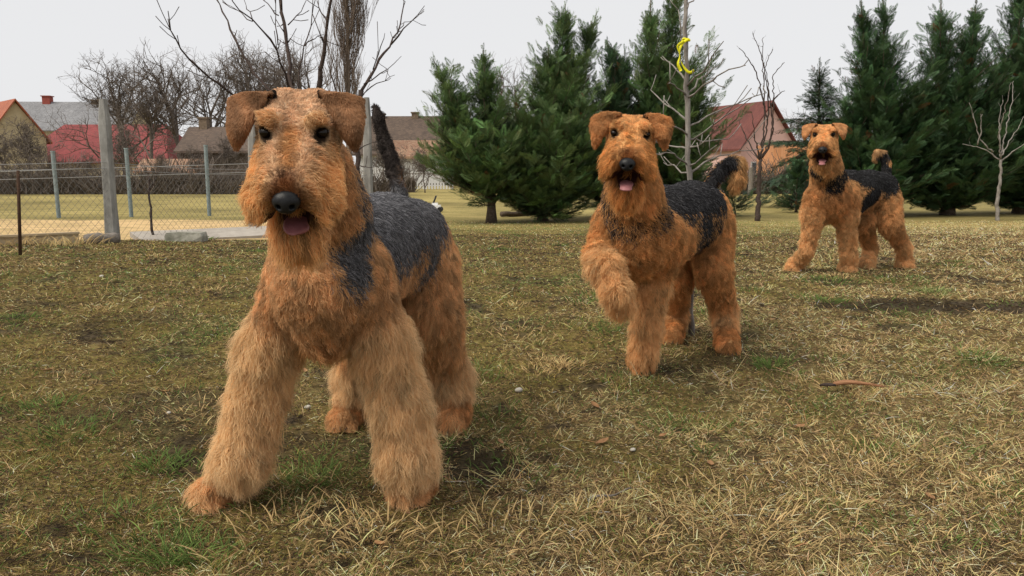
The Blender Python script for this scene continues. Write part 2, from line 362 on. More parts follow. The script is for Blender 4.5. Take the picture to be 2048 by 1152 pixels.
# ------------------------------------------------------------------ the dogs
DOWN = np.array([0, 0, -1.])
def field(p, regions, key, base):
    base = np.asarray(base, float); val = np.tile(base, (len(p),)+(1,)*base.ndim) if base.ndim else np.full(len(p), float(base))
    for reg in regions:
        if key not in reg[4]: continue
        a, b, r, soft, props = reg
        wgt = smooth((r-d_cone(p, a, b, 0, 0))/soft)
        tgt = np.asarray(props[key], float)
        val = val + (tgt-val)*(wgt[:, None] if base.ndim else wgt)
    return val

def ear_mesh(H, s, sgn, drop):
    """folded V-shaped flap, in head coordinates (x forward, y left, z up)"""
    nu, rows = 9, []
    u = np.linspace(0, 1, nu)[:, None]
    L = lambda a, b: np.array(a)[None]*(1-u)+np.array(b)[None]*u
    tip = np.array([.0, .089, -.030-drop])
    fi, fo = np.array([-.046, .043, .038]), np.array([-.060, .101, .024])
    rows.append(L((-.060, .034, .022), (-.085, .052, -.018)))
    rows.append(L((-.060, .034, .038), (-.080, .086, .010)))
    fold = L(fi, fo); fold[:, 2] += .006*np.sin(np.pi*u[:, 0]); rows.append(fold)
    nv = 8
    for k in range(1, nv+1):
        t = k/nv
        a = fi*(1-t)+(tip+np.array([0, -.004, 0]))*t; b = fo*(1-t)+(tip+np.array([-.002, .004, 0]))*t
        r = L(a, b)
        r[:, 0] += .014*math.sin(math.pi*min(t*1.1, 1))*np.sin(np.pi*u[:, 0])**.7 + .012*math.sin(math.pi*t)
        r[:, 1] += .003*math.sin(math.pi*t)*(u[:, 0])
        rows.append(r)
    g = np.stack(rows); g[..., 1] *= sgn
    m = g.shape[0]
    # thickness along the sheet normal
    du = np.gradient(g, axis=1); dv = np.gradient(g, axis=0); n = np.cross(du, dv); n /= np.linalg.norm(n, axis=-1)[..., None]+1e-9
    v = np.concatenate([(g+.0022*n).reshape(-1, 3), (g-.0022*n).reshape(-1, 3)])*s
    id_ = np.arange(m*nu).reshape(m, nu); q = np.stack([id_[:-1, :-1], id_[1:, :-1], id_[1:, 1:], id_[:-1, 1:]], -1).reshape(-1, 4)
    loop = list(id_[:, 0])+list(id_[-1, 1:])+list(id_[::-1, -1][1:])+list(id_[0, ::-1][1:-1])
    off = m*nu
    rim = np.array([(loop[i], loop[i]+off, loop[(i+1) % len(loop)]+off, loop[(i+1) % len(loop)]) for i in range(len(loop))])
    f = np.concatenate([q, q[:, ::-1]+off, rim])
    n0 = np.cross(v[f[:, 2]]-v[f[:, 0]], v[f[:, 3]]-v[f[:, 1]])
    # orient outwards: first sheet normals should agree with +n
    if (n0[0] @ n[0, 0]) < 0: f = f[:, ::-1]
    return v @ H[:3, :3].T + H[:3, 3], f

def fur_strands(v, f, nrm, count, regions, base, rs, seed, clump=.42):
    r = np.random.default_rng(seed)
    tri = np.concatenate([f[:, [0, 1, 2]], f[:, [0, 2, 3]]])
    ar = np.linalg.norm(np.cross(v[tri[:, 1]]-v[tri[:, 0]], v[tri[:, 2]]-v[tri[:, 0]]), axis=1)
    tc_ = v[tri].mean(1)
    dens = field(tc_, regions, 'dens', 1.0); pr = ar*dens; pr /= pr.sum()
    k = r.choice(len(tri), count, p=pr); a, b = r.uniform(size=(2, count)); sw = a+b > 1; a[sw], b[sw] = 1-a[sw], 1-b[sw]
    B = np.stack([1-a-b, a, b], -1)
    p = (v[tri[k]]*B[..., None]).sum(1); n = (nrm[tri[k]]*B[..., None]).sum(1); n /= np.linalg.norm(n, axis=1)[:, None]+1e-9
    Ln = field(p, regions, 'len', base['len']); lift = field(p, regions, 'lift', base['lift']); flow = field(p, regions, 'flow', base['flow'])
    curl = field(p, regions, 'curl', base['curl'])
    ok = Ln > .0035; p, n, Ln, lift, flow, curl = p[ok], n[ok], Ln[ok], lift[ok], flow[ok], curl[ok]; N = len(p)
    nz1, nz2 = make_noise(seed+1, .07), make_noise(seed+2, .025)
    flow = flow + .30*np.stack([nz1(p), nz1(p+7), nz1(p+13)], -1)
    t = flow-(flow*n).sum(1)[:, None]*n; t /= np.linalg.norm(t, axis=1)[:, None]+1e-6
    Ln = Ln*np.clip(1+.22*nz2(p), .5, 1.6)*r.uniform(.7, 1.18, N)
    jit = r.normal(0, .16, (N, 3))
    d0 = n*lift[:, None]+t*(1-lift[:, None])+jit; d0 /= np.linalg.norm(d0, axis=1)[:, None]
    K = 6; s = np.linspace(0, 1, K)
    bn = np.cross(d0, n); bn /= np.linalg.norm(bn, axis=1)[:, None]+1e-6; bn2 = np.cross(d0, bn)
    bendv = t*.35+DOWN*.30
    # locks: every strand follows its nearest guide
    ng = max(60, N//22); gi = r.choice(N, ng, replace=False); kd = KDTree(ng)
    for i, q in enumerate(p[gi]): kd.insert(q, i)
    kd.balance(); near = np.array([kd.find(q)[1] for q in p])
    ph = r.uniform(0, 6.28, ng)[near]; fr = r.uniform(1.0, 2.3, ng)[near]
    pos = p[:, None]+Ln[:, None, None]*(d0[:, None]*s[None, :, None]+bendv[:, None]*(s**2)[None, :, None])
    am = (curl*Ln)[:, None]*s[None]
    pos += (am*np.sin(ph[:, None]+6.28*fr[:, None]*s[None]))[..., None]*bn[:, None]+(am*np.cos(ph[:, None]+6.28*fr[:, None]*s[None]))[..., None]*bn2[:, None]
    gpos = pos[gi][near]; keep = r.uniform(.35, 1.0, N)*clump
    wgt = (keep[:, None]*s[None]**1.3)[..., None]
    # pull towards the lock, only as far as lengths agree
    pos = pos*(1-wgt)+(gpos+(p-p[gi][near])[:, None]*.25)*wgt
    flat = pos.reshape(-1, 3); flat[:, 2] = np.maximum(flat[:, 2], gz(flat[:, 1])+.002); pos = flat.reshape(pos.shape)
    rad = rs*r.uniform(.7, 1.3, N)[:, None]*np.array([.9, 1, .95, .8, .6, .2])[None]
    return p, pos, rad, r.lognormal(0, .2, ng)[near]

def hue_clip(c, top=.93):
    c = np.maximum(c, .004); return c*np.minimum(1, top/c.max(1))[:, None]
def claws(root, c, t, r):
    f_ = t-c; f_[2] = 0; f_ /= np.linalg.norm(f_); sd_ = np.cross(f_, [0, 0, 1.])
    for o in (-1.5, -.5, .5, 1.5):
        e = t+sd_*o*r*.42+f_*r*(.62-.13*abs(o)); e[2] = gz(e[1])+r*.33
        mb = MB(); mb.tube([e+f_*r*.1, e+f_*r*.42+C3(0, 0, -.001), e+f_*r*.66+C3(0, 0, -r*.13)], [.0042, .0034, .001], 7); child(mb.build('claw', M_BLACK, sm=True), root)
def build_dog(name, label, D):
    prims = list(D['body']); s = D['s']
    fwd, lft, up = D['axes']; H = np.eye(4); H[:3, 0], H[:3, 1], H[:3, 2], H[:3, 3] = fwd, lft, up, D['head']
    hp = lambda *q: H[:3, :3] @ (np.array(q)*s)+H[:3, 3]
    R3 = H[:3, :3]
    def hc(a, b, ra, rb, k=.015, op='c'): prims.append((op, hp(*a), hp(*b), ra*s, rb*s, k*s))
    for g in (-1, 1):
        hc((-.090, .030*g, -.004), (-.018, .028*g, -.002), .029, .029)
        hc((-.070, .030*g, -.034), (.0, .027*g, -.036), .034, .029)
        hc((.0, .016*g, -.024), (.104, .013*g, -.040), .033, .026)
        hc((.018, .034*g, -.058), (.088, .036*g, -.073), .028, .026)
        hc((-.004, .041*g, .0165), (.004, .030*g, .020), .012, .011, .012)
    hc((-.02, 0, -.080), (.076, 0, -.124), .032, .018)
    hc((.045, 0, -.122), (.064, 0, -.146), .024, .016)
    for g in (-1, 1): hc((.030, .022*g, -.105), (.072, .017*g, -.150), .026, .017)
    prims.append(('c', hp(-.080, 0, -.025), D['neck'][0], .045*s, D['neck'][1], .025))
    for g in (-1, 1): hc((.135, .013*g, -.093), (.075, .009*g, -.092), .022*D['mouth'], .016*D['mouth'], .006, '-c')
    for g in (-1, 1): prims.append(('-c', hp(.022, .0405*g, -.0015), hp(.003, .0405*g, -.0015), .0085*s, .0085*s, .006*s))
    v, f = sdf_mesh(prims, D['h']); nrm = vnormals(v, f)
    reg = []
    def hr(a, b, r, soft, **kw): reg.append((hp(*a), hp(*b), r*s, soft*s, kw))
    fl = lambda x, y, z: R3 @ np.array([x, y, z])
    tanb, leg = D['tan'], D['leg']
    reg += D['regions'](leg)
    # head, over the body's regions
    hr((-.10, 0, 0), (.06, 0, -.04), .125, .05, len=.0065, lift=.30, curl=.12, color=D['skull'], flow=fl(-.8, 0, -.5), dens=1.5)
    for g in (-1, 1):
        hr((-.075, .055*g, -.02), (-.02, .052*g, -.03), .040, .03, color=D['cheek'], flow=fl(-.5, 0, -.8))
        hr((.01, .03*g, -.05), (.10, .03*g, -.06), .055, .03, len=.017*D['beard'], lift=.45, curl=.2, color=D['muzzle'], flow=fl(.1, .75*g, -.75), dens=1.5)
        hr((.004, .036*g, .022), (.010, .030*g, .022), .020, .012, len=.011, lift=.5, color=D['brow'], flow=fl(.5, .5*g, .5))
        hr((.02, .040*g, .0), (.006, .041*g, -.002), .0175, .007, len=.001, color=np.array([.03, .018, .01]))
    hr((.02, 0, .0), (.085, 0, -.012), .024, .02, len=.007, lift=.35, color=D['bridge'], flow=fl(.3, 0, .5))
    hr((.06, 0, -.11), (.07, 0, -.16), .052, .03, len=.026*D['beard'], lift=.35, color=D['muzzle'], flow=fl(.1, 0, -1))
    hr((.128, 0, -.046), (.112, 0, -.035), .037, .020, len=.005, color=D['nosedark'], flow=fl(-.5, 0, .3))
    hr((.125, 0, -.062), (.11, 0, -.070), .024, .014, len=.004, color=D['nosedark']*.6)
    for g in (-1, 1): hr((.130, .010*g, -.091), (.085, .008*g, -.092), .033*D['mouth'], .007, len=.001, color=np.array([.035, .010, .010]))
    def color(p):
        c = field(p, reg, 'color', tanb)
        bl = np.zeros(len(p)); q = .5*make_noise(D['seed']+5, .09)(p)+.35*make_noise(D['seed']+6, .03)(p)
        for a, b, r, soft, *wt in D['black']: bl = np.maximum(bl, (wt[0] if wt else 1.)*smooth((r+.012*q-d_cone(p, a, b, 0, 0))/soft))
        for a, b, r, soft in D['notblack']: bl = bl*(1-smooth((r+.010*q-d_cone(p, a, b, 0, 0))/soft))
        c = c*(1+.07*make_noise(D['seed']+8, .10)(p)+.07*make_noise(D['seed']+9, .03)(p))[:, None]
        return hue_clip(c), np.clip(bl, 0, 1)
    c, bl = color(v); vc = c*(1-bl)[:, None]+D['saddle']*bl[:, None]
    root = empty(name, (D['foot'][0], D['foot'][1], gz(D['foot'][1])), label, 'dog', 'three dogs on the lawn')
    child(mesh_obj('body', v, f, M_SKIN, cols=vc*.8), root)
    base = dict(len=D['blen'], lift=.42, flow=D['back']*.5+DOWN*.8, curl=.14)
    sets = [fur_strands(v, f, nrm, D['count'], reg, base, D['rad'], D['seed'])]
    cs = []
    p, pos, rad, lock = sets[0]; c, bl = color(p); rr = np.random.default_rng(D['seed']+40)
    c = c*np.minimum(lock, 1.5)[:, None]*np.exp(rr.normal(0, .14, (len(p), 1)))
    isb = rr.uniform(size=len(p)) < bl; grey = rr.uniform(size=len(p)) < D['grey']
    c[isb] = D['saddle']*rr.lognormal(0, .35, (isb.sum(), 1)); c[isb & grey] = D['greyc']*rr.lognormal(0, .3, ((isb & grey).sum(), 1))
    P_, R_, C_ = [pos], [rad], [c]
    for g in (1, -1):
        ev, ef = ear_mesh(H, s, g, D['drop']); en = vnormals(ev, ef)
        ec = np.tile(D['ear'], (len(ev), 1)); half = len(ev)//2
        child(mesh_obj('ear', ev, ef, M_SKIN, cols=ec*.8), root)
        tipw = fl(.15, .1*g, -1)
        er = [(hp(-.05, .07*g, .06), hp(.0, .088*g, -.04), 9., .1, dict(len=D['earlen'], lift=.22, flow=tipw, curl=D['earcurl']))]
        q, qp, qr, ql = fur_strands(ev, ef, en, D['count']//13, er, base, D['rad']*.8, D['seed']+g+60, .4)
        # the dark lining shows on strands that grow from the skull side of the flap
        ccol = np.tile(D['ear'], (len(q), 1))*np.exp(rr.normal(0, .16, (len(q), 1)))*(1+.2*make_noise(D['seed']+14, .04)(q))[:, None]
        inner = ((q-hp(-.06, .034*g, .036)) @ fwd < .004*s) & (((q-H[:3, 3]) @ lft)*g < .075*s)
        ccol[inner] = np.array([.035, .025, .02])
        P_.append(qp); R_.append(qr); C_.append(ccol)
    fo = curves_obj('fur', np.concatenate(P_), np.concatenate(R_), hue_clip(np.concatenate(C_)), M_FUR)
    tag(fo, kind='stuff'); child(fo, root)
    I = R3
    nose = [('e', hp(.128, 0, -.044), I, np.array([.017, .0205, .0155])*s, .004), ('e', hp(.136, 0, -.050), I, np.array([.010, .013, .010])*s, .006),
            ('-c', hp(.150, .0095, -.047), hp(.136, .0085, -.046), .0040*s, .0035*s, .002), ('-c', hp(.150, -.0095, -.047), hp(.136, -.0085, -.046), .0040*s, .0035*s, .002)]
    nv, nf = sdf_mesh(nose, .0016*s, .01, 1); child(mesh_obj('nose', nv, nf, M_NOSE), root)
    for g in (1, -1):
        evs, efs = sdf_mesh([('e', hp(-.0005, .0405*g, -.0015), I, np.array([.0110, .0115, .0088])*s, .001)], .0018*s, .008, 1)
        child(mesh_obj('eye', evs, efs, M_EYE), root)
    for a_, b_ in D['paws']: claws(root, a_, b_, D['pr'])
    tl = D['tongue']
    tg = [('e', hp(.086, 0, -.110), I, np.array([.032, .018, .005])*s, .004), ('e', hp(*tl), I, np.array([.012, .0155, .0045])*s, .008)]
    tv, tf = sdf_mesh(tg, .0022*s, .01, 1); child(mesh_obj('tongue', tv, tf, D.get('tmat', M_TONGUE)), root)
    return root

def head_axes(pos, yaw, pitch, roll=0):
    d = np.array([0, 0, CAMZ])-pos; d[2] = 0; d /= np.linalg.norm(d)
    c_, s_ = math.cos(yaw), math.sin(yaw); d = np.array([c_*d[0]-s_*d[1], s_*d[0]+c_*d[1], 0])
    fwd = d*math.cos(pitch)+np.array([0, 0, -math.sin(pitch)]); lft = np.cross([0, 0, 1.], d); up = np.cross(fwd, lft)
    cr, sr = math.cos(roll), math.sin(roll)
    return fwd, lft*cr+up*sr, up*cr-lft*sr
def cone(a, ra, b, rb, k=.032): return ('c', P(*a), P(*b), ra, rb, k)
def chain(pts, rads, k=.020): return [('c', pts[i], pts[i+1], rads[i], rads[i+1], k) for i in range(len(pts)-1)]
def paw(px, py, r, fw):
    """paw on the ground under the pixel; returns ankle-height point and prims"""
    g = G(px, py); c = g+np.array([0, .02, r*.72]); t = c+fw*.035+np.array([0, 0, -r*.15])
    return c, t
C3 = lambda *a: np.array(a)
def toes(c, t, r):
    f_ = t-c; f_[2] = 0; f_ /= np.linalg.norm(f_); sd_ = np.cross(f_, [0, 0, 1.]); out = []
    for o in (-1.5, -.5, .5, 1.5):
        e = t+sd_*o*r*.42+f_*r*(.62-.13*abs(o)); e[2] = gz(e[1])+r*.33; out.append(('c', t+sd_*o*r*.34, e, r*.34, r*.30, .006))
    return out

def leg_regions(legs, leg, ln, rad, **kw):
    out = []
    for pts in legs:
        for i in range(len(pts)-1):
            out.append((pts[i], pts[i+1], rad, .04, dict(color=leg, len=ln, lift=.62, flow=DOWN*1.0, curl=kw.get('curl', .16), dens=1.25)))
    return out

# ---- dog 1: large, splayed front legs
hd = P(588, 262, 1.22); fw1 = C3(-.25, -.97, 0); bk1 = -fw1
pl, tl_ = paw(452, 1003, .040, fw1+C3(-.45, 0, 0)); pr_, tr = paw(826, 1000, .040, fw1)
hl, hlt = paw(697, 850, .042, fw1); hr_, hrt = paw(908, 856, .042, fw1)
FL = [P(568, 600, 1.50), P(540, 690, 1.545), P(514, 800, 1.57), P(485, 905, 1.57), pl]
FR = [P(742, 600, 1.53), P(766, 690, 1.56), P(797, 800, 1.575), P(815, 910, 1.58), pr_]
HL = [P(775, 520, 1.98), P(735, 640, 1.93), P(712, 745, 2.05), hl]
HR = [P(845, 505, 2.0), P(862, 630, 1.94), P(898, 745, 2.06), hr_]
TAIL1 = [P(800, 392, 2.08), P(788, 345, 2.11), P(772, 290, 2.12), P(756, 235, 2.12), P(748, 212, 2.12)]
body = [cone((655, 430, 1.47), .070, (662, 520, 1.52), .100), cone((648, 570, 1.47), .092, (690, 520, 1.66), .124), cone((690, 520, 1.66), .124, (768, 488, 1.85), .112),
        cone((768, 488, 1.85), .112, (820, 474, 1.99), .096), cone((645, 630, 1.49), .055, (680, 630, 1.65), .070), cone((580, 550, 1.50), .042, (567, 640, 1.53), .041), cone((728, 545, 1.53), .048, (748, 645, 1.55), .043)]
body += chain(FL, [.044, .041, .038, .036, .033]) + chain([pl, tl_], [.038, .032]) + chain(FR, [.046, .043, .040, .038, .035]) + chain([pr_, tr], [.040, .034])
body += chain(HL, [.076, .054, .032, .032]) + chain([hl, hlt], [.034, .030]) + chain(HR, [.080, .062, .034, .034]) + chain([hr_, hrt], [.036, .032])
body += chain(TAIL1, [.020, .017, .015, .012, .007], .012)
for a_, b_ in ((pl, tl_), (pr_, tr), (hl, hlt), (hr_, hrt)): body += toes(a_, b_, .036)
def regs1(leg):
    o = [(P(650, 560, 1.46), P(680, 640, 1.6), .17, .06, dict(len=.012, lift=.34, color=C3(.61, .37, .19), curl=.2)),
         (P(655, 690, 1.50), P(655, 650, 1.5), .08, .05, dict(len=.035, lift=.4, flow=DOWN, color=C3(.50, .26, .105)))]
    o += leg_regions([HL, HR], C3(.70, .43, .215), .020, .115)
    o += leg_regions([FL[1:], FR[1:]], leg, .030, .105) + leg_regions([HL[2:], HR[2:]], leg*.9, .034, .085)
    o += [(q, q, .085, .045, dict(color=C3(.62, .33, .14), len=.013, lift=.5, curl=.25)) for q in (pl, pr_, hl, hr_)]
    o += [(P(735, 430, 1.6), P(810, 420, 1.97), .165, .03, dict(len=.008, lift=.22, curl=.08)), (P(735, 430, 1.5), P(735, 520, 1.46), .07, .03, dict(len=.010, lift=.25))]
    o += [(TAIL1[0], TAIL1[-1], .05, .02, dict(len=.012, flow=TAIL1[-1]-TAIL1[0], color=C3(.05, .04, .036), lift=.25)), (P(822, 370, 2.08), P(806, 322, 2.08), .034, .022, dict(color=C3(.38, .22, .11)))]
    return o
D1 = dict(s=1.0, head=hd, axes=head_axes(hd, math.radians(-9), math.radians(29)), neck=(P(657, 430, 1.47), .072), body=body, h=.0065, paws=((pl, tl_), (pr_, tr), (hl, hlt), (hr_, hrt)), pr=.036, seed=100, foot=(G(640, 1000)),
    tan=C3(.62, .37, .19), leg=C3(.93, .67, .385), skull=C3(.56, .36, .22), cheek=C3(.40, .25, .13), muzzle=C3(.85, .51, .23), brow=C3(.66, .41, .21), bridge=C3(.52, .27, .11),
    nosedark=C3(.14, .05, .016), ear=C3(.38, .205, .105), saddle=C3(.085, .083, .089), grey=.5, greyc=C3(.23, .227, .24),
    tmat=M_TONGUED, beard=1.0, mouth=1.0, drop=.0, earlen=.004, earcurl=.05, count=250000, rad=.00048, blen=.014, back=bk1, tongue=(.096, .006, -.112), regions=regs1,
    black=[(P(735, 430, 1.6), P(810, 420, 1.97), .158, .055), (P(770, 480, 1.8), P(830, 500, 1.86), .108, .055), (P(735, 480, 1.46), P(715, 530, 1.42), .062, .035), (P(740, 350, 1.44), P(742, 470, 1.47), .066, .04, .6),
           ],
    notblack=[(P(752, 520, 1.50), P(790, 600, 1.55), .062, .025), (P(880, 560, 1.96), P(880, 430, 2.08), .075, .03)])
build_dog('dog', 'big tan dog with straddled front legs and grey saddle before the bare fruit tree', D1)

# ---- dog 2: front paw lifted
hd = P(1261, 266, 2.10); fw2 = C3(-.55, -.83, 0); bk2 = -fw2
pr_, tr = paw(1282, 742, .046, C3(0, -1, 0)); hr_, hrt = paw(1456, 706, .045, C3(-.1, -1, 0)); hl, hlt = paw(1348, 684, .045, C3(-.3, -1, 0))
FR = [P(1318, 510, 2.42), P(1305, 570, 2.44), P(1293, 650, 2.46), P(1286, 705, 2.47), pr_]
FL = [P(1216, 470, 2.36), P(1196, 512, 2.27), P(1212, 535, 2.20), P(1232, 580, 2.17), P(1242, 610, 2.20)]
HR = [P(1418, 455, 2.82), P(1428, 545, 2.72), P(1450, 625, 2.80), hr_]
HL = [P(1372, 460, 2.88), P(1352, 560, 2.82), P(1352, 630, 2.95), hl]
TAIL2 = [P(1420, 372, 2.96), P(1440, 342, 2.98), P(1462, 325, 2.98), P(1479, 330, 2.97), P(1476, 360, 2.96), P(1470, 378, 2.96)]
body = [cone((1265, 380, 2.28), .072, (1268, 440, 2.34), .102), cone((1268, 485, 2.33), .092, (1320, 452, 2.55), .122), cone((1320, 452, 2.55), .122, (1382, 428, 2.74), .106),
        cone((1382, 428, 2.74), .106, (1408, 426, 2.86), .094), cone((1266, 520, 2.36), .05, (1300, 510, 2.5), .07), cone((1220, 450, 2.34), .048, (1216, 490, 2.34), .046), cone((1330, 465, 2.40), .048, (1320, 530, 2.42), .046)]
body += chain(FR, [.046, .036, .032, .031, .031])+chain([pr_, tr], [.034, .029])+chain(FL, [.044, .032, .033, .028, .024])+chain(HR, [.078, .050, .031, .032])+chain([hr_, hrt], [.036, .031])
body += chain(HL, [.074, .046, .030, .032])+chain([hl, hlt], [.034, .030])+chain(TAIL2, [.024, .022, .021, .022, .021, .014], .010)
for a_, b_ in ((pr_, tr), (hl, hlt), (hr_, hrt)): body += toes(a_, b_, .034)
def regs2(leg):
    o = [(P(1262, 500, 2.3), P(1300, 540, 2.4), .17, .06, dict(len=.016, lift=.4, color=C3(.61, .325, .13), curl=.3))]
    o += [(P(1340, 380, 2.5), P(1410, 390, 2.84), .16, .03, dict(len=.009, lift=.25, curl=.1))]
    o += leg_regions([HL, HR], C3(.64, .35, .145), .018, .115, curl=.28)
    o += leg_regions([FR[1:], FL[2:]], leg, .025, .09)+leg_regions([HL[2:], HR[2:]], leg*.95, .024, .075)
    o += [(q, q, .08, .04, dict(color=C3(.58, .29, .11), len=.012, lift=.5, curl=.26)) for q in (pr_, hl, hr_)]
    o += [(TAIL2[2], TAIL2[4], .06, .02, dict(color=C3(.60, .36, .16), len=.016, lift=.55)), (TAIL2[4], TAIL2[5], .06, .02, dict(color=C3(.58, .34, .15), len=.016, lift=.55))]
    return o
D2 = dict(s=1.0, head=hd, axes=head_axes(hd, math.radians(-2), math.radians(17), math.radians(-3)), neck=(P(1267, 385, 2.28), .072), body=body, h=.008, paws=((pr_, tr), (hl, hlt), (hr_, hrt)), pr=.034, seed=200, foot=G(1300, 735),
    tan=C3(.66, .37, .16), leg=C3(.86, .55, .275), skull=C3(.64, .35, .145), cheek=C3(.58, .30, .12), muzzle=C3(.64, .32, .11), brow=C3(.64, .35, .145), bridge=C3(.58, .28, .095),
    nosedark=C3(.2, .07, .02), ear=C3(.52, .26, .105), saddle=C3(.026, .025, .027), grey=.3, greyc=C3(.10, .098, .105),
    beard=.95, mouth=1.1, drop=.002, earlen=.009, earcurl=.25, count=150000, rad=.00060, blen=.014, back=bk2, tongue=(.114, 0, -.114), regions=regs2,
    black=[(P(1340, 380, 2.5), P(1410, 390, 2.84), .152, .05), (P(1365, 450, 2.55), P(1395, 450, 2.7), .108, .05), (P(1218, 410, 2.26), P(1235, 455, 2.24), .060, .05, .6), (P(1245, 460, 2.23), P(1300, 452, 2.25), .045, .045, .45), (P(1310, 440, 2.28), P(1335, 395, 2.36), .065, .05, .8), (P(1305, 350, 2.35), P(1325, 370, 2.4), .07, .04, .9), (P(1205, 350, 2.3), P(1215, 400, 2.3), .06, .04, .6),
           (P(1418, 380, 2.93), P(1455, 328, 2.95), .05, .02)],
    notblack=[(P(1338, 455, 2.36), P(1340, 560, 2.40), .050, .02), (P(1455, 420, 2.82), P(1440, 520, 2.7), .085, .03), (P(1262, 300, 2.1), P(1262, 395, 2.12), .05, .03)])
build_dog('dog', 'curly rust and black dog with lifted front paw beside the sapling with yellow ribbon', D2)

# ---- dog 3: standing square, farthest
hd = P(1648, 268, 4.10); fw3 = C3(-.75, -.66, 0); bk3 = -fw3
pl, tl_ = paw(1594, 541, .046, C3(-.7, -.7, 0)); pr_, tr = paw(1697, 543, .046, C3(-.2, -1, 0)); hl, hlt = paw(1735, 538, .044, C3(-.6, -.8, 0)); hr_, hrt = paw(1812, 536, .044, C3(-.3, -.9, 0))
FL = [P(1628, 425, 4.33), P(1624, 455, 4.34), P(1613, 500, 4.36), pl]
FR = [P(1690, 430, 4.36), P(1694, 465, 4.37), P(1698, 510, 4.38), pr_]
HL = [P(1745, 405, 4.64), P(1728, 450, 4.55), P(1742, 498, 4.62), hl]
HR = [P(1772, 400, 4.60), P(1782, 450, 4.50), P(1808, 495, 4.56), hr_]
TAIL3 = [P(1772, 352, 4.72), P(1773, 325, 4.74), P(1765, 308, 4.74), P(1755, 305, 4.74), P(1751, 318, 4.73)]
body = [cone((1652, 330, 4.25), .068, (1658, 365, 4.34), .096), cone((1657, 402, 4.33), .092, (1695, 386, 4.48), .118), cone((1695, 386, 4.48), .118, (1735, 378, 4.60), .100),
        cone((1735, 378, 4.60), .100, (1762, 378, 4.66), .092), cone((1657, 420, 4.35), .06, (1690, 412, 4.46), .07), cone((1630, 395, 4.32), .055, (1628, 430, 4.34), .055), cone((1690, 395, 4.36), .055, (1692, 430, 4.37), .055)]
body += chain(FL, [.043, .030, .024, .024])+chain([pl, tl_], [.027, .024])+chain(FR, [.043, .032, .026, .025])+chain([pr_, tr], [.027, .024])
body += chain(HL, [.066, .042, .022, .024])+chain([hl, hlt], [.030, .026])+chain(HR, [.070, .047, .024, .025])+chain([hr_, hrt], [.031, .027])+chain(TAIL3, [.026, .021, .018, .016, .012], .012)
for a_, b_ in ((pl, tl_), (pr_, tr), (hl, hlt), (hr_, hrt)): body += toes(a_, b_, .032)
def regs3(leg):
    o = [(P(1655, 410, 4.3), P(1680, 440, 4.4), .17, .06, dict(len=.018, lift=.42, color=C3(.60, .32, .135), curl=.28))]
    o += leg_regions([HL, HR], C3(.62, .35, .155), .022, .115, curl=.28)+leg_regions([FL, FR], leg, .025, .09, curl=.3)+leg_regions([HL[2:], HR[2:]], leg, .025, .08, curl=.3)
    o += [(TAIL3[2], TAIL3[4], .05, .02, dict(color=C3(.42, .25, .12), len=.016))]
    return o
D3 = dict(s=1.04, head=hd, axes=head_axes(hd, math.radians(-1), math.radians(16), 0), neck=(P(1652, 335, 4.25), .078), body=body, h=.009, paws=((pl, tl_), (pr_, tr), (hl, hlt), (hr_, hrt)), pr=.032, seed=300, foot=G(1690, 540),
    tan=C3(.66, .39, .18), leg=C3(.80, .50, .245), skull=C3(.66, .36, .155), cheek=C3(.62, .33, .14), muzzle=C3(.62, .35, .145), brow=C3(.66, .36, .155), bridge=C3(.60, .29, .11),
    nosedark=C3(.16, .06, .02), ear=C3(.50, .26, .115), saddle=C3(.022, .021, .022), grey=.3, greyc=C3(.07, .07, .075),
    beard=.75, mouth=1.2, drop=-.004, earlen=.004, earcurl=.05, count=90000, rad=.0009, blen=.010, back=bk3, tongue=(.118, 0, -.117), regions=regs3,
    black=[(P(1710, 355, 4.45), P(1765, 365, 4.62), .13, .05), (P(1725, 400, 4.42), P(1740, 385, 4.48), .085, .03), (P(1626, 345, 4.22), P(1634, 370, 4.2), .060, .04, .8), (P(1640, 375, 4.2), P(1660, 372, 4.2), .045, .04, .55), (P(1670, 370, 4.22), P(1684, 340, 4.28), .075, .04, .9), (TAIL3[0], TAIL3[2]-C3(0, 0, .02), .045, .02)],
    notblack=[(P(1702, 380, 4.36), P(1705, 450, 4.36), .055, .02), (P(1795, 400, 4.6), P(1780, 460, 4.4), .090, .03), (P(1648, 290, 4.1), P(1650, 345, 4.12), .045, .03)])
build_dog('dog', 'tan and black dog standing square in front of the tall evergreens, tongue out', D3)

# ------------------------------------------------------------------ conifers
def spray_template(n=13):
    """a flat feathered spray along +x, unit length: quads"""
    v, f = [], []
    def leaf(o, d, l, wd):
        d = np.array(d)/np.linalg.norm(d); sd_ = np.array([-d[1], d[0], 0]); k = len(v)
        o = np.array(o); v.extend([o, o+d*l*.45+sd_*wd, o+d*l, o+d*l*.45-sd_*wd]); f.append((k, k+1, k+2, k+3))
    for i in range(n):
        t = .06+.86*i/n; l = .42*(1-t)**.8+.10
        for g in (-1, 1): leaf((t+.03*g, 0, 0), (.82, .62*g, .10*((i % 3)-1)), l, .017)
    leaf((.72, 0, 0), (1, 0, 0), .30, .03)
    return np.array(v), np.array(f)
SPV, SPF = spray_template()
def frame_from(d, up):
    x = d/np.linalg.norm(d, axis=1)[:, None]; y = np.cross(up, x); y /= np.linalg.norm(y, axis=1)[:, None]+1e-9; return x, y, np.cross(x, y)
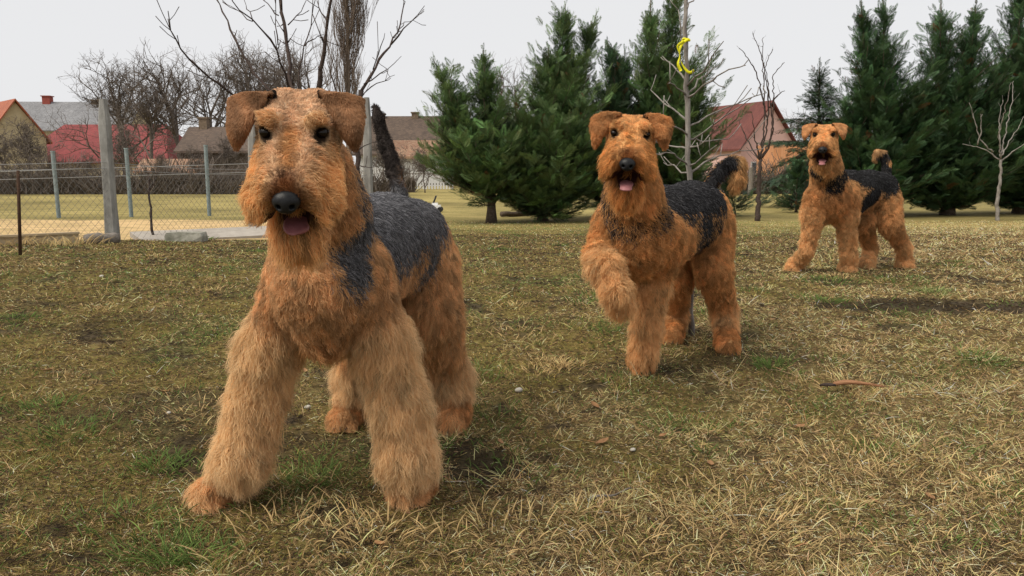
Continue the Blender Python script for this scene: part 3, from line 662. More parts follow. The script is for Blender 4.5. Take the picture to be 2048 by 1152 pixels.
def conifer(name, label, base, leaders, seed, c0=(.030, .060, .026), c1=(.082, .128, .046), droop=0.0, step=.085, group='evergreen conifers along the lawn edge'):
    r = np.random.default_rng(seed); O, Dr, U, S_, T_ = [], [], [], [], []
    wood = MB(); base = np.array(base)
    for li, (tip, radius, low) in enumerate(leaders):
        tip = np.array(tip); Hh = np.linalg.norm(tip-base)
        tt = np.linspace(0, 1, 14); bow = np.stack([np.sin(tt*3.1)*r.normal(0, .03)*Hh, np.sin(tt*3.1)*r.normal(0, .03)*Hh, 0*tt], -1)
        out_ = (tip-base)*np.array([1, 1, 0]); ax_ = base+(tip-base)*tt[:, None]+bow*tt[:, None]+out_*(np.clip((tt-.16)/.84, 0, 1)**.7-tt)[:, None]
        wood.tube(ax_, np.interp(tt, [0, .05, .2, 1], [.075, .058, .036, .004])*(Hh/3)*(1.5 if li == 0 else 1), 7)
        nb = int(Hh*44)
        hs_ = low+(.90-low)*r.uniform(0, 1, nb)**1.4; az = np.arange(nb)*2.4+r.uniform(0, 6, 1)+r.normal(0, .3, nb)
        for k in range(nb):
            h = hs_[k]; o = np.array([np.interp(h, tt, ax_[:, j]) for j in range(3)])
            prof = (1-h)**1.15*min(1, .55+h*2.2)
            Lb = radius*(prof*1.7+.05)*r.uniform(.5, 1.0+.45*r.uniform()); el = math.radians(8+58*h+r.normal(0, 8))-droop*(1-h)
            dh = np.array([math.cos(az[k])*math.cos(el), math.sin(az[k])*math.cos(el), math.sin(el)])
            m = max(3, int(Lb/step)); t = np.linspace(.16 if Lb > .25 else 0, 1, m)
            pts = o+dh*Lb*t[:, None]+np.array([0, 0, 1.])*(Lb*(.22-droop*.5)*t**2)[:, None]
            if h > .35 and r.uniform() < .16: pts = o+(pts-o)*1.45
            if Lb > .3: wood.tube(pts[::max(1, m//3)], np.linspace(.012, .003, len(pts[::max(1, m//3)])), 4)
            tang = np.gradient(pts, axis=0); tang /= np.linalg.norm(tang, axis=1)[:, None]
            sidev = np.cross(tang, [0, 0, 1.]); sidev /= np.linalg.norm(sidev, axis=1)[:, None]+1e-9
            for g in (-1, 1, 0):
                j = r.normal(0, .22, (m, 3)); d = tang*(.75 if g else 1.)+sidev*g*.72+j+np.array([0, 0, .10-droop*.5])
                O.append(pts+r.normal(0, .012, (m, 3))); Dr.append(d); U.append(np.cross(sidev, tang)+r.normal(0, .45, (m, 3)))
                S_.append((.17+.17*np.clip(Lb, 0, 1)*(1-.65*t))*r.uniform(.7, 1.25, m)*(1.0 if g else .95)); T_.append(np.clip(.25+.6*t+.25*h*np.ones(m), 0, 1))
        # plume along the leader tip
        m = int(Hh*15); t = np.linspace(.55, 1.0, m); pts = np.stack([np.interp(t, tt, ax_[:, j]) for j in range(3)], -1)
        a = np.arange(m)*2.4; ud = (ax_[-1]-ax_[-3]); ud /= np.linalg.norm(ud)
        d = ud+.75*np.stack([np.cos(a), np.sin(a), 0*a], -1)*(1.25-t)[:, None]*1.6
        O.append(pts); Dr.append(d); U.append(r.normal(0, 1, (m, 3))); S_.append((.34-.25*(t-.55)/.45)*r.uniform(.8, 1.3, m)); T_.append(np.full(m, .9))
    O, Dr, U, S_, T_ = map(np.concatenate, (O, Dr, U, S_, T_))
    x, y, z = frame_from(Dr, U); n = len(O); q = SPV
    tw = .28*np.sin(q[:, 0]*3)[None]*r.normal(0, 1, (n, 1))
    v = O[:, None]+S_[:, None, None]*(q[None, :, :1]*x[:, None]+q[None, :, 1:2]*y[:, None]*.85+(q[None, :, 2:3]+tw[..., None]*.35)*z[:, None])
    f = (SPF[None]+(np.arange(n)*len(q))[:, None, None]).reshape(-1, 4)
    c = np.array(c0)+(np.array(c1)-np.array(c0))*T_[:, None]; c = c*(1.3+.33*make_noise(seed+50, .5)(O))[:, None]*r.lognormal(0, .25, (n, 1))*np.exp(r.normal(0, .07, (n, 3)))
    brown = r.uniform(size=n) < .012; c[brown] = (.13, .065, .025)
    root = empty(name, base, label, 'conifer', group)
    child(wood.build('trunk', M_BARK, sm=True), root)
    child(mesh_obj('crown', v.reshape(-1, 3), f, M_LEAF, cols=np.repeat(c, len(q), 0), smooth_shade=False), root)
    return root
def tipat(px, py, d): return P(px, py, d)
g = G(983, 446); d = g[1]
conifer('cypress_tree', 'bushy cypress with bare leaning lower trunk and two feathery tops', g, [(P(966, 96, d), .62, .16), (P(866, 118, d-.1), .60, .22), (P(915, 190, d-.3), .62, .2), (P(1040, 250, d+.2), .55, .18)], 1)
b2 = G(1085, 443); d = b2[1]
conifer('cypress_tree', 'broad tall cypress with three feathery tops behind the lifted-paw dog', b2, [(P(1096, 95, d), .62, .05), (P(1131, 8, d+.3), .75, .05), (P(1195, 22, d+.5), .72, .05), (P(1165, 200, d-.5), .75, .04)], 2)
b3 = G(1225, 440); d = b3[1]+.8
conifer('cypress_tree', 'dense dark round topped conifer between the feathery cypresses', C3(P(1225, 436, d)[0], d, gz(d)), [(P(1213, 82, d), .75, .05), (P(1250, 100, d), .7, .05)], 3, (.022, .045, .022), (.035, .066, .03))
b4 = G(1325, 436); d = b4[1]
conifer('cypress_tree', 'tall cypress right behind the sapling with yellow ribbon', b4, [(P(1302, 0, d), .75, .04), (P(1347, -30, d+.3), .85, .04), (P(1400, 150, d-.3), .7, .05)], 4)
d = 19.; 
conifer('spruce_tree', 'dark drooping spruce with pointed top standing farther back', C3(P(1640, 410, d)[0], d, gz(d)), [(P(1640, 122, d), 1.0, .06)], 5, (.016, .032, .018), (.028, .05, .024), droop=.75)
b6 = G(1745, 432); d = b6[1]
conifer('cypress_tree', 'tall cypress with twin tops behind the square standing dog', b6, [(P(1722, 2, d), .72, .03), (P(1765, -12, d+.2), .85, .03), (P(1690, 200, d), .7, .04)], 6, (.024, .052, .024), (.045, .085, .034))
b7 = G(1895, 430); d = b7[1]
conifer('cypress_tree', 'wide cypress with several tops beside the pale forked sapling', b7, [(P(1882, -2, d), .9, .03), (P(1952, 0, d+.4), .85, .03), (P(1830, 170, d-.2), .75, .03)], 7, (.022, .048, .023), (.042, .08, .032))
b8 = G(2040, 430); d = b8[1]+.6
conifer('cypress_tree', 'very tall cypress behind the pale forked sapling', C3(P(2042, 428, d)[0], d, gz(d)), [(P(2048, -60, d), 1.0, .03), (P(2090, -20, d), .9, .03), (P(1990, 110, d-.2), .8, .03)], 8, (.022, .048, .023), (.042, .08, .032))
b9 = G(1592, 425); d = b9[1]
conifer('conifer_shrub', 'small low conifer shrub beside the square standing dog', b9, [(P(1598, 325, d), .35, .03)], 9, (.026, .055, .028), (.048, .09, .04))
b10 = G(1470, 432)
conifer('conifer_shrub', 'small low conifer shrub behind the curled tail of the lifted-paw dog', b10, [(P(1462, 362, b10[1]), .3, .03)], 10, (.026, .055, .028), (.048, .09, .04))

# ------------------------------------------------------------------ bare trees traced branch by branch
def resample(pts, n):
    pts = np.array(pts); s = np.concatenate([[0], np.cumsum(np.linalg.norm(np.diff(pts, axis=0), axis=1))]); q = np.linspace(0, s[-1], n)
    from_ = np.stack([np.interp(q, s, pts[:, j]) for j in range(3)], -1)
    k = np.array([.25, .5, .25])
    for _ in range(2): from_[1:-1] = from_[:-2]*.25+from_[1:-1]*.5+from_[2:]*.25
    return from_
def traced_tree(name, label, base, branches, mat, seed, twigs=.5, cat='bare tree', group=None, rough=.004):
    """branches: (list of world points, r0, r1); short side twigs and buds are added"""
    r = np.random.default_rng(seed); mb = [MB(), MB()]
    for i, (pts, r0, r1) in enumerate(branches):
        L_ = sum(np.linalg.norm(np.diff(np.array(pts), axis=0), axis=1)); n = max(6, int(L_/.05)); q = resample(pts, n)
        q[1:] += r.normal(0, rough, (n-1, 3)); mb[0 if i == 0 else 1].tube(q, np.linspace(r0, r1, n)*(1+.10*r.normal(size=n)).clip(.8, 1.3), 7 if r0 > .008 else 5)
        if i == 0 and len(branches) > 1: continue
        for k in range(int(L_*twigs*17)):
            j = r.integers(n//4, n); tl2 = r.uniform(.02, .08)*(1+1.2*(r.uniform() < .25))*(1 if r0 < .03 else 2); d = (q[j]-q[j-1]); d /= np.linalg.norm(d)+1e-9
            d = d*.5+r.normal(0, .5, 3)+C3(0, 0, .3); d /= np.linalg.norm(d)
            mb[1].tube([q[j], q[j]+d*tl2*.5, q[j]+d*tl2+C3(0, 0, .01)], [max(r1, .0016), .0016, .0018], 4)
    root = empty(name, base, label, cat, group)
    child(mb[0].build('trunk', mat, sm=True), root)
    if mb[1].n: child(mb[1].build('branches', mat, sm=True), root)
    return root
def PX(d, *pp, j=0.): return [P(a, b, d+j*(i/max(1, len(pp)-1))) for i, (a, b) in enumerate(pp)]
# sapling with ribbon
sb = G(1383, 668); d = sb[1]
B = [([sb-C3(0, 0, .02)]+PX(d, (1381, 560), (1378, 440), (1374, 345), (1376, 250), (1372, 150), (1371, 60), (1372, -60), (1374, -160)), .0130, .0065)]
for pts, j in [([(1374, 172), (1410, 130), (1448, 84)], -.3), ([(1374, 188), (1405, 155), (1440, 130)], .2), ([(1377, 195), (1430, 155), (1493, 127)], -.4), ([(1377, 252), (1420, 228), (1480, 205), (1532, 184)], .3),
               ([(1385, 280), (1420, 255), (1462, 222), (1500, 200)], -.3), ([(1377, 279), (1400, 286), (1425, 277), (1458, 280)], .2), ([(1378, 300), (1394, 288), (1402, 285)], -.1), ([(1379, 332), (1402, 318), (1415, 296), (1432, 292)], -.2),
               ([(1382, 345), (1410, 325), (1450, 306), (1520, 300)], .3), ([(1372, 162), (1352, 135), (1322, 112)], .2), ([(1370, 188), (1350, 172), (1330, 168)], -.2), ([(1373, 240), (1345, 218), (1300, 180)], .3), ([(1375, 270), (1345, 252), (1310, 235)], -.3),
               ([(1374, 297), (1345, 292), (1322, 293)], .2), ([(1373, 328), (1355, 312), (1338, 303)], -.3), ([(1374, 345), (1350, 332), (1328, 324)], .3), ([(1374, 18), (1380, 5), (1395, -5)], 0), ([(1372, 110), (1362, 70), (1360, 20)], .1)]:
    B.append((PX(d, *pts, j=j), .0042, .0016))
traced_tree('sapling', 'pale grey barked young fruit tree tied with a yellow ribbon', sb, B, M_BARKG, 1, .6)
# ribbon: twisted strips tied round the trunk
def ribbon(name, label, pts, wd, tw, mat):
    q = resample(pts, 22); t = np.gradient(q, axis=0); t /= np.linalg.norm(t, axis=1)[:, None]; a = np.cross(t, C3(0, 1, 0)); a /= np.linalg.norm(a, axis=1)[:, None]+1e-9; b = np.cross(t, a)
    th = np.linspace(0, tw, 22); sd_ = a*np.cos(th)[:, None]+b*np.sin(th)[:, None]; n_ = np.cross(sd_, t)*.0006
    v = np.stack([q-sd_*wd+n_, q+sd_*wd+n_, q+sd_*wd-n_, q-sd_*wd-n_], 1).reshape(-1, 3)
    f = [(i*4+j, i*4+(j+1) % 4, i*4+4+(j+1) % 4, i*4+4+j) for i in range(21) for j in range(4)]+[(0, 1, 2, 3), (87, 86, 85, 84)]
    return mesh_obj(name, v, f, mat)
rb = empty('ribbon', P(1371, 80, d-.02), 'bright yellow plastic ribbon knotted round the pale sapling trunk', 'ribbon')
child(ribbon('strip', '', PX(d-.025, (1378, 78), (1366, 84), (1358, 100), (1361, 122), (1370, 138), (1380, 148), (1388, 140)), .0050, 3.6, M_RIBBON), rb)
child(ribbon('strip', '', PX(d-.03, (1368, 82), (1354, 92), (1360, 112), (1355, 128), (1362, 142)), .0052, -2.9, M_RIBBON), rb)
th = np.linspace(0, 6.3, 14); kn = P(1372, 80, d)
mb = MB(); mb.tube([kn+C3(math.cos(a)*.0125, math.sin(a)*.0125, .004*math.sin(a*2)) for a in th], [.0038]*14, 6); child(mb.build('knot', M_RIBBON, sm=True), rb)

# fruit tree behind the first dog
d = 3.7; tb = C3(P(612, 500, d)[0], d, gz(d)); fk = P(612, 300, d)
B = [([tb-C3(0, 0, .02), P(614, 420, d), fk], .034, .026)]
for pts, r0, r1, j in [([(612, 300), (592, 210), (582, 165), (574, 82), (559, 0), (548, -80)], .017, .007, .3), ([(612, 300), (634, 220), (640, 172), (650, 86), (660, 0), (668, -70)], .016, .007, -.2), ([(612, 310), (560, 215), (525, 165), (478, 99), (459, 50), (434, 0), (420, -40)], .012, .003, .4),
                       ([(612, 315), (520, 235), (462, 185), (412, 152), (356, 99), (340, 59), (338, 20)], .010, .0025, -.5), ([(590, 215), (571, 165), (558, 92), (505, 43), (462, 0)], .008, .003, -.3), ([(600, 250), (594, 158), (610, 92), (627, 10), (632, -20)], .006, .002, .3),
                       ([(557, 31), (540, 15), (520, -8)], .004, .002, .1), ([(556, 90), (548, 60), (552, 15), (548, -10)], .004, .002, .1), ([(576, 50), (598, 30), (612, 0)], .004, .002, .1), ([(610, 92), (625, 80), (646, 68)], .004, .002, .1), ([(655, 45), (640, 20), (632, 0)], .004, .002, .1),
                       ([(505, 43), (480, 25), (450, 8)], .003, .0016, .1), ([(400, 144), (388, 120), (372, 112)], .003, .0016, .1), ([(505, 43), (496, 20), (488, 0)], .003, .0016, .1), ([(478, 99), (470, 70), (466, 60)], .003, .0016, .1)]:
    B.append((PX(d, *pts, j=j), r0*.8, r1*.75))
traced_tree('fruit_tree', 'dark bare fruit tree spreading branches behind the straddling dog', tb, B, M_BARKD, 2, .7)
d = 4.6; tb = C3(P(716, 440, d)[0], d, gz(d))
B = [([tb-C3(0, 0, .02), P(716, 340, d), P(718, 240, d), P(723, 181, d)], .020, .014)]
for pts, r0, r1, j in [([(723, 181), (746, 139), (782, 89), (802, 53), (808, 0)], .012, .003, .3), ([(782, 89), (805, 62), (825, 36), (848, 15)], .006, .002, -.2), ([(728, 168), (752, 150), (775, 142), (803, 112)], .006, .002, .2), ([(720, 200), (745, 165), (770, 164), (790, 150)], .005, .002, .3),
                       ([(746, 139), (760, 105), (762, 80), (770, 66)], .005, .002, -.2), ([(716, 300), (735, 290), (748, 284)], .005, .002, .2), ([(716, 330), (735, 336), (750, 332)], .005, .002, -.2), ([(800, 57), (812, 40), (836, 44)], .003, .0016, .1), ([(716, 260), (690, 225), (668, 180), (655, 120)], .007, .002, -.2)]:
    B.append((PX(d, *pts, j=j), r0*.8, r1*.75))
traced_tree('fruit_tree', 'thin bare fruit tree leaning right beside the raised dark tail', tb, B, M_BARKD, 3, .7)
# slim tree at the back fence
s2 = G(1515, 442); d = s2[1]
B = [([s2-C3(0, 0, .03), P(1516, 400, d), P(1519, 335, d), P(1521, 318, d)], .046, .030)]
for pts in [[(1521, 318), (1535, 250), (1537, 190), (1525, 120), (1505, 65)], [(1521, 318), (1530, 240), (1527, 150), (1526, 75)], [(1520, 320), (1500, 290), (1485, 262), (1478, 240)], [(1521, 318), (1542, 280), (1548, 200), (1545, 150), (1570, 125)],
            [(1535, 240), (1515, 150), (1490, 105), (1480, 98)], [(1521, 318), (1510, 280), (1505, 230)], [(1540, 215), (1555, 190), (1570, 182)], [(1522, 318), (1536, 300), (1546, 260), (1540, 190), (1530, 130), (1545, 100)]]:
    B.append((PX(d, *pts, j=rng.normal(0, .3)), .016, .005))
traced_tree('sapling', 'slim bare tree with upright whippy branches before the pink house', s2, B, M_BARKD, 4, .25, rough=.008)
s3 = G(1996, 434); d = s3[1]-1.2; s3 = C3(P(1996, 434, d)[0], d, gz(d))
B = [([s3-C3(0, 0, .03), P(1995, 395, d), P(2003, 350, d), P(2001, 318, d)], .034, .022)]
for pts in [[(2001, 320), (1975, 300), (1950, 292), (1925, 288)], [(2001, 318), (1998, 270), (2010, 220), (2022, 165)], [(2001, 315), (2012, 260), (2025, 200), (2026, 160)], [(2003, 322), (2030, 300), (2060, 280)], [(2001, 312), (2025, 275), (2050, 230)],
            [(1985, 304), (1960, 280), (1950, 240), (1938, 205)], [(1955, 290), (1962, 260), (1964, 228)], [(2002, 300), (1997, 240), (2005, 200)]]:
    B.append((PX(d, *pts, j=rng.normal(0, .3)), .012, .004))
traced_tree('sapling', 'pale forked bare sapling in front of the dark cypresses', s3, B, M_BARKG, 5, .3, rough=.008)
d = 7.9; vb = C3(P(308, 470, d)[0], d, gz(d))
traced_tree('vine_stump', 'crooked dark vine stem standing beside the concrete block', vb, [([vb-C3(0, 0, .02)]+PX(d, (300, 450), (304, 425), (296, 398), (302, 380), (296, 350)), .014, .008), (PX(d, (298, 385), (310, 365), (316, 345)), .005, .003)], M_BARKD, 6, 2.)

# ------------------------------------------------------------------ far bare trees, grown
def grow(seed, H, spread, mat, upright=0., levels=4, nk=(7, 6, 5, 4), trunk_r=.16, low=.25, bf=1.):
    r = np.random.default_rng(seed); tr_, br = MB(), MB()
    tt = np.linspace(0, 1, 7); ax_ = np.stack([np.cumsum(r.normal(0, .02, 7))*H*.3, np.cumsum(r.normal(0, .02, 7))*H*.3, tt*H*(.9 if upright else .55)], -1); ax_[0, :2] = 0
    tr_.tube(ax_, np.linspace(trunk_r, trunk_r*(.2 if upright else .5), 7), 7)
    def rec(pts, rad, lv, Lp):
        n = nk[min(lv, len(nk)-1)]
        for k in range(n):
            t = r.uniform(low if lv == 0 else .25, 1) if k else 1.0
            i = t*(len(pts)-1); i0 = min(int(i), len(pts)-2); o = pts[i0]+(pts[i0+1]-pts[i0])*(i-i0); d0 = pts[i0+1]-pts[i0]; d0 = d0/np.linalg.norm(d0)
            d = d0*(.75+upright)+r.normal(0, 1, 3)*np.array([1, 1, .6])*spread*(1 if lv else 1.15)+C3(0, 0, .25+1.2*upright); d /= np.linalg.norm(d)
            L_ = Lp*r.uniform(.45, .8)*(1-.35*t*(lv == 0)); m = 5 if lv < 2 else 4
            q = [o]
            for s_ in range(m-1):
                d = d+r.normal(0, .20, 3)+C3(0, 0, .06+.25*upright); d /= np.linalg.norm(d); q.append(q[-1]+d*L_/(m-1))
            q = np.array(q); r0 = max(rad*r.uniform(.45, .65)*(bf if lv == 0 else 1), .008); br.tube(q, np.linspace(r0, max(r0*.45, .006), m), 5 if lv < 1 else 3)
            if lv+1 < levels: rec(q, r0, lv+1, L_)
    rec(ax_, trunk_r, 0, H*.62 if not upright else H*.42)
    return tr_, br
_cache = {}
def bare_tree(name, label, kind, pos, H, group, rot=0., mat=M_TWIG):
    if kind not in _cache:
        spec = dict(round=dict(seed=3, H=8., spread=.75, levels=5, nk=(9, 5, 4, 4, 3), low=.3), airy=dict(seed=8, H=8., spread=.6, levels=5, nk=(7, 5, 4, 3, 3), low=.35), scrub=dict(seed=14, H=3., spread=.9, levels=5, nk=(9, 5, 4, 3, 3), trunk_r=.05, low=.05),
                    poplar=dict(seed=5, H=14., spread=.20, upright=.9, levels=4, nk=(34, 6, 5, 4), low=.08, trunk_r=.24, bf=.33))[kind]
        a_, b_ = grow(mat=mat, **spec); _cache[kind] = (a_.build('trunk', mat, sm=True).data, b_.build('branches', mat).data, spec['H'])
        for o in [o for o in COL.objects if o.data in _cache[kind][:2]]: bpy.data.objects.remove(o)
    td, bd, H0 = _cache[kind]; root = empty(name, pos, label, 'bare tree', group); root.scale = (H/H0,)*3; root.rotation_euler = (0, 0, rot)
    for nm, dt in (('trunk', td), ('branches', bd)):
        o = bpy.data.objects.new(nm, dt); COL.objects.link(o); o.parent = root
    return root
def at(px, d, z=None): q = P(px, 380, d); return C3(q[0], d, gz(d) if z is None else z)
GB = 'leafless trees beyond the field'
def Hof(py, d): return P(0, py, d)[2]-gz(d)
bare_tree('bare_tree', 'broad round leafless tree rising over the red roof', 'round', at(255, 62), Hof(112, 62)*1.0, GB, .5)
bare_tree('bare_tree', 'broad leafless tree crossing the red roof beside its neighbour', 'round', at(310, 58), Hof(140, 58), GB, 2.6)
bare_tree('bare_tree', 'airy leafless tree with crooked trunk between red roof and dark shed', 'airy', at(372, 60), Hof(110, 60), GB, 1.0)
bare_tree('bare_tree', 'airy leafless tree above the dark shed chimney', 'airy', at(420, 66), Hof(118, 66), GB, 3.2)
bare_tree('bare_tree', 'round leafless tree behind the spreading fruit tree', 'round', at(500, 70), Hof(85, 70), GB, 4.4)
bare_tree('bare_tree', 'airy leafless tree behind the fruit tree trunks', 'airy', at(610, 72), Hof(90, 72), GB, 5.4)
bare_tree('bare_tree', 'small round leafless tree left of the tall poplar', 'round', at(560, 80), Hof(95, 80), GB, 1.9)
bare_tree('bare_tree', 'thin leafless tree showing between the two feathery cypresses', 'airy', at(1035, 60), Hof(130, 60), GB, .2)
bare_tree('bare_tree', 'leafless tree behind the red gable roof and its power lines', 'airy', at(1575, 70), Hof(228, 70), GB, 2.2)
bare_tree('poplar_tree', 'tall columnar leafless poplar rising out of the picture', 'poplar', at(706, 48), Hof(-60, 48), None, 0, M_TWIGP)
GS = 'leafless scrub before the houses'
for i, (px, dd, py, lb) in enumerate([(66, 34, 240, 'dense twiggy shrub before the orange roofed gable'), (14, 36, 258, 'twiggy shrub at the end of the hedge before the cream gable'), (110, 38, 300, 'low twiggy shrub before the cream gable wall'), (245, 35, 255, 'twiggy shrub before the red roof beside the concrete post'), (175, 40, 300, 'low twiggy shrub below the red roof eaves'),
                                      (330, 37, 300, 'low twiggy shrub before the patched tile lean-to'), (400, 35, 290, 'twiggy shrub before the dark shed'), (455, 36, 270, 'twiggy shrub at the near corner of the dark shed'), (500, 38, 300, 'twiggy shrub behind the middle concrete post'), (800, 30, 300, 'twiggy shrub before the brown roofed farmhouse'), (850, 33, 290, 'twiggy shrub before the white picket fence house'), (770, 36, 275, 'taller twiggy shrub at the farmhouse gable')]):
    bare_tree('leafless_shrub', lb, 'scrub', at(px, dd), Hof(py+14, dd)*1.05, GS, i*1.3)

# hedges: dense twig thickets
def hedge(name, label, p0, p1, hgt, thick, n, seed, mat):
    r = np.random.default_rng(seed); p0, p1 = np.array(p0), np.array(p1); ln = np.linalg.norm(p1-p0); d = (p1-p0)/ln; sd_ = C3(-d[1], d[0], 0)
    mb = MB()
    for k in range(n):
        o = p0+d*r.uniform(0, ln)+sd_*r.normal(0, thick); o[2] += abs(r.normal(0, .1)); hh = hgt*(.7+.15*math.sin(o[0]*1.3)+.12*math.sin(o[0]*3.1)+r.uniform(-.25, .25))
        dr = C3(r.normal(0, .45), r.normal(0, .45), 1.); q = [o]
        for s_ in range(3): q.append(q[-1]+(dr+r.normal(0, .35, 3))*hh/3)
        mb.tube(q, [.016, .013, .011, .008], 3)
    core = MB(); m = int(ln/.35); prof = []
    for i in range(m+1):
        o = p0+d*ln*i/m; hh = hgt*(.55+.1*math.sin(o[0]*1.3)+r.uniform(-.08, .08))
        prof += [o-sd_*thick*1.2, o-sd_*thick*r.uniform(.6, 1.)+C3(0, 0, hh*.8), o+C3(0, 0, hh), o+sd_*thick*r.uniform(.6, 1.)+C3(0, 0, hh*.8), o+sd_*thick*1.2]
    core.add(prof, [(i*5+j, i*5+j+1, i*5+j+6, i*5+j+5) for i in range(m) for j in range(4)])
    root = empty(name, (p0+p1)/2, label, 'hedge')
    child(mb.build('twigs', mat), root); child(core.build('thicket', M_HEDGE, sm=False), root); return root
M_HEDGE = mat_noise('thicket_brown', (.03, .024, .018), (.11, .085, .06), 5, .95, .8, dist=.1)
hedge('hedge', 'long dark brown leafless hedge along the far side of the field', at(-260, 31), at(520, 31.5), 1.15, .35, 2600, 1, M_TWIG)
hedge('hedge', 'leafless hedge running behind the raised tail to the picket fence', at(520, 33), at(830, 34), 1.0, .3, 900, 2, M_TWIG)
hedge('hedge', 'brown hedge below the pink house behind the slim bare tree', at(1385, 31), at(1800, 33), 1.15, .35, 1300, 3, M_TWIG)

# ------------------------------------------------------------------ houses
def tiles(name, c1, c2, sc_=1.): 
    m, t, b = new_mat(name); N = t.nodes.new; L = t.links.new
    tc = N('ShaderNodeTexCoord'); br = N('ShaderNodeTexBrick'); br.inputs['Scale'].default_value = 3*sc_; br.inputs['Mortar Size'].default_value = .012
    br.inputs['Color1'].default_value = (*c1, 1); br.inputs['Color2'].default_value = (*c2, 1); br.inputs['Mortar'].default_value = (c1[0]*.4, c1[1]*.4, c1[2]*.4, 1)
    n = N('ShaderNodeTexNoise'); n.inputs['Scale'].default_value = .9; n.inputs['Detail'].default_value = 6
    mr = N('ShaderNodeMapRange'); mr.inputs[3].default_value = .6; mr.inputs[4].default_value = 1.4; mu = N('ShaderNodeVectorMath'); mu.operation = 'SCALE'
    L(tc.outputs['Object'], br.inputs[0]); L(tc.outputs['Object'], n.inputs['Vector']); L(n.outputs['Fac'], mr.inputs[0]); L(br.outputs[0], mu.inputs[0]); L(mr.outputs[0], mu.inputs['Scale']); L(mu.outputs[0], b.inputs['Base Color'])
    b.inputs['Roughness'].default_value = .85; return m
M_RED = tiles('red_tiles', (.19, .032, .034), (.235, .048, .045)); M_ORANGE = tiles('orange_tiles', (.30, .085, .045), (.36, .115, .06)); M_BROWN = tiles('brown_tiles', (.075, .052, .04), (.12, .082, .06))
M_MAROON = tiles('maroon_tiles', (.11, .032, .026), (.15, .045, .035)); M_SLATE = tiles('grey_slate', (.16, .16, .17), (.24, .24, .25)); M_PATCH = tiles('patched_tiles', (.26, .13, .08), (.34, .22, .14))
M_CREAM = mat_noise('cream_plaster', (.44, .36, .23), (.55, .47, .32), 2, .9, .1); M_PINK = mat_noise('pink_plaster', (.60, .40, .36), (.68, .46, .41), 1.5, .9, .1)
M_DARKW = mat_noise('dark_shed_boards', (.05, .04, .032), (.11, .085, .065), 3, .9, .3, stretch=(8, 8, .5)); M_WPLA = mat_noise('white_plaster', (.5, .5, .5), (.66, .66, .66), 2, .9, .1)
M_BRICK = tiles('orange_brick', (.50, .22, .10), (.56, .28, .14), 1.2); M_REDB = mat_noise('red_brick', (.22, .05, .04), (.32, .09, .07), 9, .9, .3); M_GLASS = mat_plain('dark_window_glass', (.03, .035, .04), .1, .6); M_SOOT = mat_noise('old_chimney_brick', (.10, .075, .055), (.24, .18, .13), 9, .9, .3)
M_TRIM = mat_plain('white_frame', (.6, .6, .6), .5)
